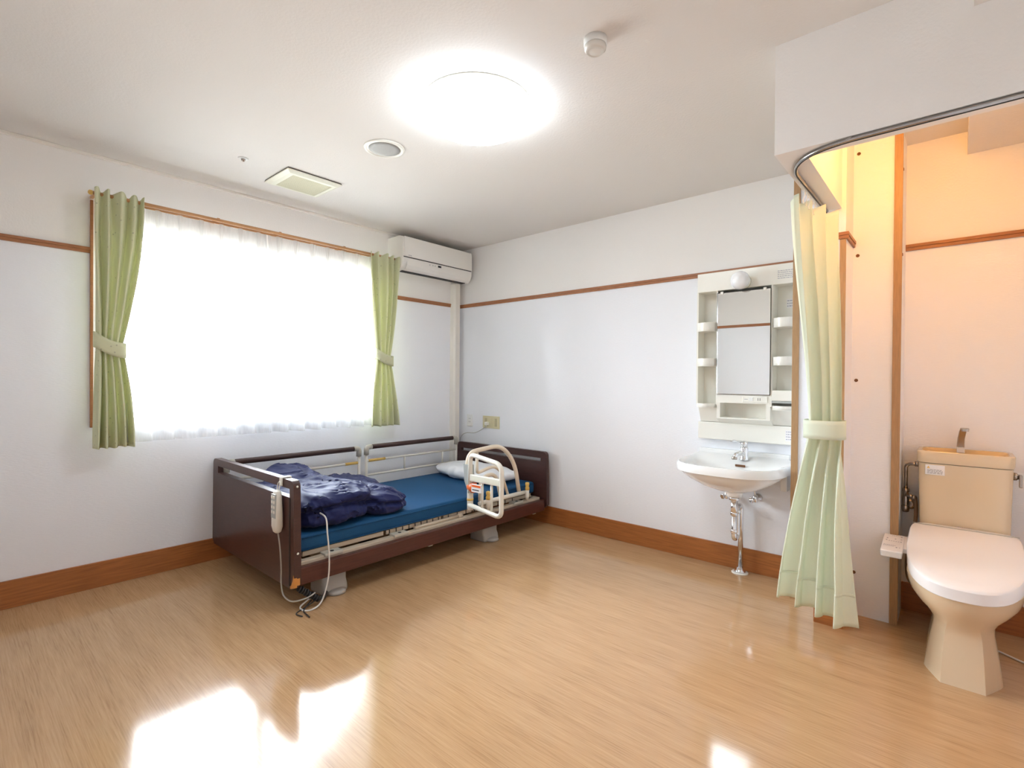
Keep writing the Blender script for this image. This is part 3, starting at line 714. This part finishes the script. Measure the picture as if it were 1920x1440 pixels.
for x in (2.607, 2.862): MB().box(x - .009, x + .009, -.134, -.120, 1.780, 1.797, 0, .002).build('mirror_clip', M['cream_pl'], wc)
lp = MB().lathe([(.045, 0), (.043, .02), (.036, .028)], (2.735, fy, 1.846), (0, -1, 0), 28).build('lamp_socket', M['cream_pl'], wc)
MB().lathe([(.030, .024)] + [(.056 * math.sin(a), .072 - .052 * math.cos(a)) for a in [.55 + k * (PI - .55) / 16 for k in range(17)]], (2.735, fy, 1.846), (0, -1, 0), 36).build('globe', M['bulb_glass'], lp)
sw = MB().box(2.735, 2.882, -.1245, -.118, 1.093, 1.132, 0, .003).build('switch_plate', M['cream_pl'], wc)
MB().box(2.775, 2.800, -.1275, -.124, 1.101, 1.124, 0, .002).build('switch_button', M['white_pl'], sw)
for x in (2.826, 2.838): MB().box(x, x + .003, -.1252, -.124, 1.105, 1.121).build('socket_slot', M['ink'], sw)
MB().box(2.748, 2.768, -.1252, -.1243, 1.111, 1.114).build('switch_print', M['ink_light'], sw)
dr = MB().box(2.912, 3.036, -.150, -.03, 1.108, 1.170, 0, .003).build('shelf_box', M['cream_pl'], wc)
MB().box(2.910, 3.036, -.151, -.03, 1.094, 1.107, 0, .002).build('box_base', M['grey_pl'], dr)
def printed(xa, xb, za, zb_, y, rows, parent, ink='ink_light', bar=.55, back=True):
    if back: parent = MB().box(xa, xb, y - .0008, y, za, zb_).build('sticker', M['sticker'], parent); y -= .0008
    b = MB(); random.seed(int(xa * 1000))
    for r in range(rows):
        z = zb_ - (zb_ - za) * (r + .8) / (rows + .4); x = xa + .004
        while x < xb - .008:
            w_ = random.uniform(.004, .014); w_ = min(w_, xb - .004 - x); b.box(x, x + w_, y - .0006, y, z, z + (zb_ - za) / rows * bar * .5); x += w_ + random.uniform(.0015, .004)
    return b.build('printed_lines', M[ink], parent)
printed(2.925, 3.020, 1.835, 1.895, fy, 5, wc, back=False)
printed(2.955, 3.030, 1.675, 1.73, -.012, 3, wc)
printed(2.965, 3.030, .862, .928, -.0525, 4, wc)

# ------------------------------------------------------------ wash basin
bs = thing('wash_basin', 'white ceramic wall-hung wash basin under the mirror cabinet', 'basin', (2.71, 0, .55))
def dring(s, z, yc=-.20, a=.31, fb=.315, bk=.195, n=56, ex=.72, tw=0.0):
    r = []
    for k in range(n):
        t = 2 * PI * k / n; c, si = math.cos(t), math.sin(t)
        e = ex if si < 0 else .35
        x = 2.71 + s * a * math.copysign(abs(c) ** (e if si < 0 else .5), c)
        y = yc + s * (fb if si < 0 else bk) * math.copysign(abs(si) ** e, si)
        zz = z
        r.append((x, min(y, -.002), zz + tw * max(0, (y + .10) / .10)))
    return r
b = MB()
def R2(s, z, **k): return dring(s, z, **k)
b.loft([R2(.16, .545, a=.31, yc=-.20, bk=.28), R2(.30, .552, bk=.22), R2(.55, .583), R2(.78, .625), R2(.90, .655), R2(.955, .672), R2(1.0, .678), R2(1.003, .690), R2(1.0, .718, tw=.03), R2(.985, .727, tw=.035), R2(.955, .727, tw=.035),
        dring(.86, .716, yc=-.235, bk=.13, fb=.305), dring(.80, .690, yc=-.25, bk=.13, fb=.30), dring(.66, .640, yc=-.26, bk=.13, fb=.29), dring(.42, .605, yc=-.26, bk=.13, fb=.29), dring(.10, .598, yc=-.25, bk=.13, fb=.29)], True, True)
b.build('bowl', M['ceramic'], bs, auto=60)
MB().box(2.43, 2.99, -.035, -.002, .742, .775, 0, .010, 3).build('back_ledge', M['ceramic'], bs)
MB().box(2.705, 2.765, -.1545, -.146, .690, .704, 0, .003).build('overflow_slot', M['cap_brown'], bs)
MB().box(2.95, 2.985, -.09, -.002, .56, .67, 0, .004).build('wall_bracket', M['ceramic'], bs)
MB().lathe([(.045, 0), (.047, .03), (.04, .04)], (2.718, -.20, .512), (0, 0, 1), 24).build('drain_boss', M['ceramic'], bs)
fc = thing('basin_faucet', 'chrome single-lever mixer tap on the wash basin', 'faucet', (2.742, -.095, .728))
MB().lathe([(.030, 0), (.027, .006), (.024, .03), (.0235, .075), (.021, .082)], (2.742, -.095, .728), (0, 0, 1), 24).build('tap_body', M['chrome'], fc)
sp = MB().tube(spline([(2.740, -.11, .768), (2.735, -.15, .776), (2.722, -.195, .768), (2.718, -.205, .755)]), [.015] * 17 + [.014] * 8, 14).build('spout', M['chrome'], fc)
MB().lathe([(.016, 0), (.016, .014), (.012, .016)], (2.718, -.207, .742), (0, 0, 1), 16).build('aerator', M['dull_chrome'], sp)
lv = MB().lathe([(.021, 0), (.022, .022), (.017, .034), (.006, .038)], (2.742, -.095, .812), (-.03, -.1, 1), 20).build('lever_cap', M['chrome'], fc)
MB().tube([(2.742, -.105, .840), (2.70, -.165, .852), (2.69, -.185, .851)], [.008, .006, .005], 10).build('lever_handle', M['chrome'], lv)
pt = thing('drain_trap', 'chrome S-shaped drain pipe under the basin reaching the floor', 'drain pipe', (2.715, -.06, 0))
b = MB().lathe([(.030, 0), (.034, .006), (.034, .018), (.03, .024)], (2.718, -.20, .488), (0, 0, 1), 24); b.lathe([(.022, 0), (.022, .09)], (2.718, -.20, .40), (0, 0, 1), 20)
b.build('tailpiece', M['chrome'], pt)
b = MB().tube(fillet([(2.718, -.20, .42), (2.718, -.20, .245), (2.717, -.13, .245), (2.716, -.13, .435), (2.715, -.060, .435), (2.715, -.060, .01)], [0, .036, .036, .036, .036, 0], 8), .0155, 16); b.build('trap_pipe', M['chrome'], pt)
for r_, y_, z_ in ((.023, -.20, .395), (.021, -.13, .395), (.019, -.20, .285)):
    MB().lathe([(r_ - .002, 0), (r_, .005), (r_, .018), (r_ - .003, .024)], (2.717, y_, z_), (0, 0, 1), 20).build('trap_nut', M['chrome'], pt)
MB().lathe([(.034, 0), (.033, .008), (.022, .014), (.018, .03)], (2.715, -.065, .006), (0, 0, 1), 28).build('floor_flange', M['chrome'], pt)
MB().lathe([(.050, 0), (.050, .005), (.044, .007)], (2.715, -.068, .0), (0, 0, 1), 32).build('floor_plate', M['cream_pl'], pt)
def stop_valve(label, x, z, hx):
    t = thing('stop_valve', label, 'valve', (x, 0, z), 'stop valves under the basin')
    MB().lathe([(.027, 0), (.025, .006), (.012, .010), (.011, .05)], (x, 0, z), (0, -1, 0), 22).build('wall_flange', M['chrome'], t)
    b = MB().lathe([(.014, -.02), (.016, -.012), (.016, .014), (.011, .022)], (x, -.055, z), (0, 0, 1), 16); b.tube(spline([(x, -.055, z + .02), (x - .01, -.06, z + .07), (2.73 + (x - 2.71) * .3, -.09, .66)]), .005, 10); b.build('valve_body', M['chrome'], t)
    b = MB().lathe([(.006, 0), (.006, .022), (.012, .024), (.020, .036), (.016, .038)], (x, -.058, z), (hx, -1, -.2), 5); b.build('valve_handle', M['chrome'], t)
stop_valve('chrome stop valve on the wall under the basin, right of the drain pipe', 2.80, .485, -.5)
stop_valve('chrome stop valve on the wall under the basin, left of the drain pipe', 2.625, .480, -.6)

# ------------------------------------------------------------ toilet
tl = thing('toilet', 'beige ceramic toilet with white electric seat in the warm lit corner', 'toilet', (3.775, -.45, 0))
TX = 3.775
def er(z, yc, a, bf, bb_, ex=.8, n=48, exb=None, cx=TX):
    r = []
    for k in range(n):
        t = 2 * PI * k / n; c, s_ = math.cos(t), math.sin(t)
        e = ex if s_ < 0 else (exb or ex)
        r.append((cx + a * math.copysign(abs(c) ** e, c), yc + (bf if s_ < 0 else bb_) * math.copysign(abs(s_) ** e, s_), z))
    return r
def octo(z, w_, f_, k=1.0, e=(.128, .25, .25)):
    """pedestal ring: flat front with chamfered corners, blended by k with an ellipse"""
    P = [(-w_ * .56, -f_), (w_ * .56, -f_), (w_, -f_ * .52), (w_, .20), (-w_, .20), (-w_, -f_ * .52)]
    el = er(z, -.50, e[0], e[1], e[2], .85); out = []
    for i in range(48):
        t = 2 * PI * i / 48; dx, dy = math.cos(t), math.sin(t); best = 9
        for a_, b_ in zip(P, P[1:] + P[:1]):
            ex, ey = b_[0] - a_[0], b_[1] - a_[1]; den = dx * ey - dy * ex
            if abs(den) < 1e-9: continue
            r_ = (a_[0] * ey - a_[1] * ex) / den; q_ = (a_[0] * dy - a_[1] * dx) / den
            if r_ > 0 and -1e-6 <= q_ <= 1 + 1e-6: best = min(best, r_)
        ox, oy = TX + dx * best, -.50 + dy * best
        out.append((ox * k + el[i][0] * (1 - k), oy * k + el[i][1] * (1 - k), z))
    return out
b = MB()
b.loft([octo(0, .125, .255), octo(.10, .112, .240), octo(.19, .098, .220), octo(.225, .104, .225, .7, (.11, .235, .25)), octo(.255, .12, .24, .3, (.13, .252, .25)),
        er(.285, -.50, .160, .275, .26, .95), er(.32, -.50, .182, .298, .27, .95), er(.355, -.50, .192, .310, .28, .95), er(.378, -.50, .194, .312, .28, .95), er(.385, -.50, .188, .306, .28, .95)])
b.build('pedestal_bowl', M['ceramic_beige'], tl, auto=28)
b = MB().loft([er(z, -.16, w_, .12, .145, .35) for z, w_ in ((.0, .11), (.2, .11), (.3, .15), (.375, .165))]); b.build('rear_trapway', M['ceramic_beige'], tl, auto=50)
tk = MB().loft([er(z, -.125, w_, d, d - .005, .28) for z, w_, d in ((.372, .120, .070), (.385, .150, .090), (.44, .162, .098), (.54, .166, .104), (.826, .172, .108))]).build('tank', M['ceramic_beige'], tl, auto=45)
b = MB(); A = lambda z, w_, d: er(z, -.125, w_, d, d - .003, .26)
b.loft([A(.829, .174, .110), A(.838, .177, .113), A(.882, .178, .114), A(.887, .174, .110)] + [A(.886, .160, .096), ], True, False)
td = b.build('tank_lid', M['ceramic_beige'], tl, auto=45)
b = MB().loft([A(.886, .160, .096), A(.880, .155, .091), A(.862, .135, .075), A(.852, .09, .05), A(.850, .01, .01)], False, True); b.build('hand_basin', M['tank_basin'], td, auto=50)
b = MB()
def flat(p, w, d): return [(p[0] + w * math.copysign(abs(math.cos(a)) ** .6, math.cos(a)), p[1] + d * math.copysign(abs(math.sin(a)) ** .6, math.sin(a)), p[2]) for a in [2 * PI * k / 16 for k in range(16)]]
b.loft([flat((TX - .012, -.072, .850), .016, .012), flat((TX - .013, -.070, .90), .015, .011), flat((TX - .011, -.074, .945), .014, .010), flat((TX - .005, -.088, .982), .014, .011), flat((TX + .001, -.110, 1.000), .0155, .014), flat((TX + .003, -.135, .998), .0155, .010), flat((TX + .003, -.138, .986), .013, .008)])
ft = b.build('tank_spout', M['dull_chrome'], td, auto=60)
MB().box(TX - .027, TX + .003, -.0855, -.084, .875, .902).build('spout_sticker', M['silver_sticker'], ft)
lv = MB().lathe([(.018, 0), (.018, .012), (.012, .016), (.010, .03)], (TX + .171, -.155, .79), (1, 0, 0), 18).build('flush_lever', M['dull_chrome'], tk)
MB().box(TX + .190, TX + .202, -.178, -.150, .742, .80, 0, .003).build('lever_arm', M['dull_chrome'], lv)
st = MB().box(3.632, 3.706, -.2352, -.2325, .772, .820, 0, .001).build('caution_sticker', M['sticker'], tk)
printed(3.636, 3.702, .775, .800, -.2354, 4, st, 'ink', back=False)
def text_mesh(body, size, loc, rot, m, parent, name):
    cu = bpy.data.curves.new(name, 'FONT'); cu.body = body; cu.size = size; cu.extrude = .0002
    o = bpy.data.objects.new(name, cu); C.objects.link(o)
    dg = bpy.context.evaluated_depsgraph_get(); dg.update()
    me = bpy.data.meshes.new_from_object(o.evaluated_get(dg)); bpy.data.objects.remove(o)
    me.transform(Matrix.Translation(loc) @ rot); me.materials.append(m)
    q = bpy.data.objects.new(name, me); C.objects.link(q); q.parent = parent
    root = parent
    q.matrix_parent_inverse = Matrix.Translation(tl.location).inverted() if False else Matrix()
    return q
RXm = Matrix.Rotation(PI / 2, 4, 'X')
def world_child(q, parent):
    # parents here keep identity local transforms below a translated Empty
    off = Vector((0, 0, 0)); p = parent
    while p is not None: off += p.location; p = p.parent
    return off
b = MB().prism([(3.638, .803), (3.650, .803), (3.644, .815)], 'y', -.2360, -.2353); b.build('warning_triangle', M['yellow'], st)
q = text_mesh('注意', .012, Vector((3.655, -.2356, .8035)), RXm, M['ink'], None, 'caution_heading')
q.parent = st; q.matrix_parent_inverse = Matrix.Translation(tl.location).inverted()

# electric seat and lid: slopes down to the front
su = MB()
def lidring(off, dz0, dz1, n=60):
    """outline of seat lid: flat back, round front; z slopes from back to front"""
    r = []
    pts = []
    yb, yf, hw = -.235, -.835, .192
    for k in range(n):
        t = 2 * PI * k / n; c, s_ = math.cos(t), math.sin(t)
        if s_ < 0:
            x = hw * math.copysign(abs(c) ** .80, c); y = -.50 + (-.335) * abs(s_) ** .80
        else:
            x = (hw + .004) * math.copysign(abs(c) ** .25, c); y = -.50 + .265 * abs(s_) ** .25
        l = max(1e-6, math.hypot(x, y + .5)); x -= x / l * off; y -= (y + .5) / l * off
        u = (y - yb) / (yf - yb)
        r.append((TX + x, y, dz0 + (dz1 - dz0) * u))
    return r
MB().loft([lidring(.012, .392, .388), lidring(.006, .425, .392), lidring(.006, .478, .394)]).build('seat_unit', M['seat_white'], tl, auto=40)
b = MB().loft([lidring(.004, .480, .368), lidring(0, .486, .372), lidring(0, .528, .414), lidring(.004, .534, .420), lidring(.012, .5375, .4235), lidring(.05, .539, .426)])
ld = b.build('seat_lid', M['seat_white'], tl, auto=30)
MB().prism([(-.272, .5325), (-.276, .5318), (-.276, .5335), (-.272, .5342)], 'x', TX - .188, TX + .188).build('lid_seam', M['grey_pl'], ld)
b = MB()
for k in range(7): b.prism([(-.245, .5375), (-.251, .5362), (-.251, .5368), (-.245, .5381)], 'x', TX - .02 + k * .0075, TX - .0155 + k * .0075)
b.build('maker_mark', M['ink_light'], ld)
b = MB(); zt = lambda y: .468 - (y + .20) * -.20
def cpz(y, k): return (.462 if k else .43) + (y + .25) * .21
b.loft([[(3.478, y, cpz(y, 0)), (3.558, y, cpz(y, 0)), (3.561, y, cpz(y, 1)), (3.475, y, cpz(y, 1))] for y in (-.27, -.275, -.45, -.455)], smooth=False)
for f in b.bm.faces: pass
cpn = b.build('control_arm', M['seat_white'], tl); md = cpn.modifiers.new('b', 'BEVEL'); md.width = .006; md.segments = 3
MB().loft([[(3.555, y, .405), (3.605, y, .405), (3.605, y, z1), (3.555, y, z1)] for y, z1 in ((-.27, .455), (-.40, .425))], smooth=False).build('arm_bridge', M['seat_white'], tl)
b = MB(); random.seed(7)
def cdot(x, y, w_, h_):
    z = cpz(y, 1) + .0004; z2 = cpz(y + h_, 1) + .0004
    b.prism([(y, z), (y + h_, z2), (y + h_, z2 + .0006), (y, z + .0006)], 'x', x, x + w_)
for x, y in ((3.490, -.325), (3.522, -.325), (3.545, -.325), (3.488, -.345), (3.545, -.30), (3.545, -.35)): cdot(x, y, .006, .006)
for k in range(6): cdot(3.500 + k * .009, -.350, .005, .003); cdot(3.510 + k * .007, -.290, .004, .003)
for k in range(7): cdot(3.484 + k * .007, -.395, .004, .003); cdot(3.484 + k * .006, -.405, .003, .003)
cdot(3.532, -.415, .006, .008); cdot(3.545, -.412, .004, .004)
b.build('control_marks', M['ink_light'], cpn)
# water supply
sv = thing('toilet_supply_valve', 'brass-toned angle valve and bent pipe feeding the left side of the toilet tank', 'valve', (3.56, 0, .60))
MB().tube(fillet([(3.548, -.075, .62), (3.548, -.075, .795), (3.600, -.09, .800)], .045, 8), .0085, 12).build('supply_pipe', M['dull_chrome'], sv)
MB().cyl((3.585, -.088, .7995), (3.606, -.09, .800), .0135, 12).build('pipe_nut', M['dull_chrome'], sv)
b = MB().lathe([(.011, -.055), (.014, -.04), (.014, -.01), (.012, .0), (.012, .03), (.015, .034), (.015, .05)], (3.548, -.075, .615), (0, 0, 1), 16)
b.lathe([(.013, 0), (.013, .045)], (3.548, -.03, .605), (0, -1, 0), 14); b.lathe([(.027, 0), (.025, .006), (.014, .01)], (3.562, 0, .57), (0, -1, 0), 20)
b.lathe([(.015, 0), (.017, .01), (.017, .03), (.011, .035)], (3.548, -.075, .545), (0, -.3, 1), 16); b.build('valve_body', M['dull_chrome'], sv)
b = MB().cyl((3.548, -.08, .632), (3.588, -.09, .622), .010, 12); b.lathe([(.013, 0), (.013, .018)], (3.574, -.087, .624), (1, -.2, -.2), 8); b.build('side_outlet', M['dull_chrome'], sv)
MB().tube(spline([(3.588, -.09, .625), (3.592, -.092, .58), (3.590, -.095, .50), (3.578, -.10, .43), (3.56, -.11, .33), (3.565, -.14, .22), (3.60, -.19, .20), (3.65, -.22, .26), (3.66, -.2, .35)]), .0085, 12).build('braided_hose', M['brown_hose'], sv)
b = MB().tube(spline([(3.575, -.30, .41), (3.59, -.22, .25), (3.65, -.10, .08), (3.70, -.07, .02), (3.78, -.20, .006), (3.90, -.275, .005), (3.99, -.335, .005), (4.10, -.35, .005), (4.22, -.30, .005)]), .0042, 8)
tag(b.build('seat_power_cord', M['cable_white']), 'white power cord running from the electric seat along the floor behind the toilet', 'cord')
# lamp over the toilet
t = thing('toilet_ceiling_lamp', 'warm globe lamp on the ceiling of the toilet corner', 'ceiling lamp', (3.665, -.97, H))
MB().lathe([(.05, 0), (.05, -.02), (.03, -.03)], (3.665, -.97, H), (0, 0, 1), 24).build('lamp_base', M['white_pl'], t)
MB().lathe([(.03, -.03)] + [(.075 * math.sin(a), -.105 + .075 * math.cos(a)) for a in [.4 + k * (PI - .4) / 14 for k in range(15)]], (3.665, -.97, H), (0, 0, 1), 28).build('lamp_globe', M['wc_lamp_on'], t)

# ------------------------------------------------------------ toilet curtain and track
tr = thing('curtain_track', 'curved steel curtain track under the beam around the toilet corner', 'curtain track', (3.238, -1.335, 2.06))
P = fillet([(RX - .02, -1.335, 2.0765), (3.238, -1.335, 2.0765), (3.247, -.52, 2.0765)], [0, .25, 0], 18)
MB().tube(P, .0085, 14).build('track_tube', M['track_steel'], tr)
P2 = [Vector(p) + Vector((0, 0, -.0078)) for p in P]
MB().tube(P2, .0028, 6).build('track_slot', M['dark'], tr)
for p in ((3.9, -1.333), (3.45, -1.333), (3.239, -1.0), (3.242, -.56)):
    MB().box(p[0] - .009, p[0] + .009, p[1] - .009, p[1] + .009, 2.0765, 2.0855, 0, .001).build('track_bracket', M['track_steel'], tr)
bc = thing('toilet_curtain', 'long pale green curtain tied with a band, hanging beside the toilet', 'curtain', (3.25, -.75, .1))
def bcl(v):
    """v 0 top..1 bottom: z, A(x,y), B(x,y), amp"""
    zt, zb_ = 2.035, .125; z = zt + (zb_ - zt) * v; vw = (zt - 1.0) / (zt - zb_)
    At, Bt = Vector((3.185, -.99)), Vector((3.305, -.565)); Aw, Bw = Vector((3.222, -.76)), Vector((3.338, -.64)); Ab, Bb = Vector((3.085, -.60)), Vector((3.405, -.79))
    if v < vw:
        k = v / vw; e = k * k * (3 - 2 * k) * .6 + .4 * k; return z, At.lerp(Aw, e), Bt.lerp(Bw, e), .048 * (1 - k) + .030 * k
    k = (v - vw) / (1 - vw); e = 1 - (1 - k) ** 1.35; return z, Aw.lerp(Ab, e), Bw.lerp(Bb, e), .030 + .050 * k ** .7
def bcf(u, v):
    z, A_, B_, amp = bcl(v); n = 3.6
    u = u + .07 * noise.noise(Vector((u * 3, v * 1.2, 8)))
    d = (B_ - A_); dn = d.normalized(); nn = Vector((dn.y, -dn.x))
    ph = 2 * PI * n * u + .6 + 1.0 * noise.noise(Vector((v * 1.6, 2.2, u * 1.5)))
    s = math.sin(ph) * (.6 + .9 * abs(noise.noise(Vector((u * 3.3, v * 1.1, 5)))))
    p = A_ + d * u + nn * amp * s * (.75 + .5 * abs(noise.noise(Vector((u * 4, v, 1))))) + dn * .35 * amp * math.cos(ph)
    return (p.x, p.y, z + (.012 * s if v < .015 else 0) + (.010 * noise.noise(Vector((u * 5, 0, 3))) if v > .98 else 0))
o = MB().grid(200, 100, bcf).build('curtain_cloth', M['bathcurtain'], bc, recalc=False); md = o.modifiers.new('t', 'SOLIDIFY'); md.thickness = .002
o = MB().grid(200, 4, lambda u, v: tuple(Vector(bcf(u, .925 + .006 * v)) + Vector((0, -.0015, 0)))).build('hem_stitch', M['bathcurtain'], bc, recalc=False); md = o.modifiers.new('t', 'SOLIDIFY'); md.thickness = .003
def bandf(u, v):
    a = 2 * PI * u; c, s_ = math.cos(a), math.sin(a)
    ex = .082 * math.copysign(abs(c) ** .75, c); ey = .075 * math.copysign(abs(s_) ** .75, s_)
    return (3.279 + ex, -.70 + ey, 1.044 - .086 * v)
o = MB().grid(64, 5, bandf).build('tieback', M['bathcurtain'], bc, recalc=False); md = o.modifiers.new('t', 'SOLIDIFY'); md.thickness = .003
for k in range(9):
    y = -.98 + k * .05; x = 3.239 + .004 * k / 9
    MB().tube(spline([(x, y, 2.056), (x + .004, y, 2.035), (x - .004, y + .004, 2.012), (x, y, 1.995)], 4), .0022, 6).build('curtain_hook', M['white_pl'], bc)

# ------------------------------------------------------------ light
wd = bpy.data.worlds.new('overcast_sky'); bpy.context.scene.world = wd; wd.use_nodes = True
bg = wd.node_tree.nodes['Background']; bg.inputs[0].default_value = (.87, .94, 1.0, 1); bg.inputs[1].default_value = 15.0
wn = wd.node_tree; tc = wn.nodes.new('ShaderNodeTexCoord'); sx = wn.nodes.new('ShaderNodeSeparateXYZ'); rp = wn.nodes.new('ShaderNodeValToRGB')
rp.color_ramp.elements[0].position = .46; rp.color_ramp.elements[0].color = (.27, .28, .26, 1)      # pale ground and buildings outside
rp.color_ramp.elements[1].position = .54; rp.color_ramp.elements[1].color = (.84, .93, 1.0, 1)      # bright overcast sky
mr = wn.nodes.new('ShaderNodeMapRange'); mr.inputs[1].default_value = -1; mr.inputs[2].default_value = 1
wn.links.new(tc.outputs['Generated'], sx.inputs[0]); wn.links.new(sx.outputs['Z'], mr.inputs[0]); wn.links.new(mr.outputs[0], rp.inputs[0]); wn.links.new(rp.outputs[0], bg.inputs[0])
pl_ = bpy.data.lights.new('window_portal', 'AREA'); pl_.shape = 'RECTANGLE'; pl_.size = WZ1 - WZ0; pl_.size_y = WY1 - WY0; pl_.cycles.is_portal = True
po = bpy.data.objects.new('window_portal', pl_); C.objects.link(po); po.location = (-.125, (WY0 + WY1) / 2, (WZ0 + WZ1) / 2); po.rotation_euler = (0, -PI / 2, 0)

# ------------------------------------------------------------ camera
cam = bpy.data.cameras.new('camera'); co = bpy.data.objects.new('camera', cam); C.objects.link(co)
cam.sensor_width = 36; cam.lens = 949.37 / 1920 * 36; cam.clip_start = .05
r = Vector((.7510519, .6602022, .0073515)); u = Vector((-.0105260, .0008399, .9999442)); f = Vector((-.6601593, .7510874, -.0075801))
m4 = Matrix((( r.x, u.x, -f.x, 3.74582), (r.y, u.y, -f.y, -3.46094), (r.z, u.z, -f.z, 1.22054), (0, 0, 0, 1)))
co.matrix_world = m4
sc = bpy.context.scene; sc.camera = co
sc.view_settings.view_transform = 'Standard'; sc.view_settings.look = 'None'; sc.view_settings.gamma = 1; sc.view_settings.use_curve_mapping = False
sc.view_settings.exposure = 2.15
cy = sc.cycles; cy.max_bounces = 10; cy.diffuse_bounces = 6; cy.glossy_bounces = 5; cy.transparent_max_bounces = 12; cy.transmission_bounces = 6
cy.caustics_reflective = False; cy.caustics_refractive = False; cy.sample_clamp_indirect = 8; cy.use_denoising = True
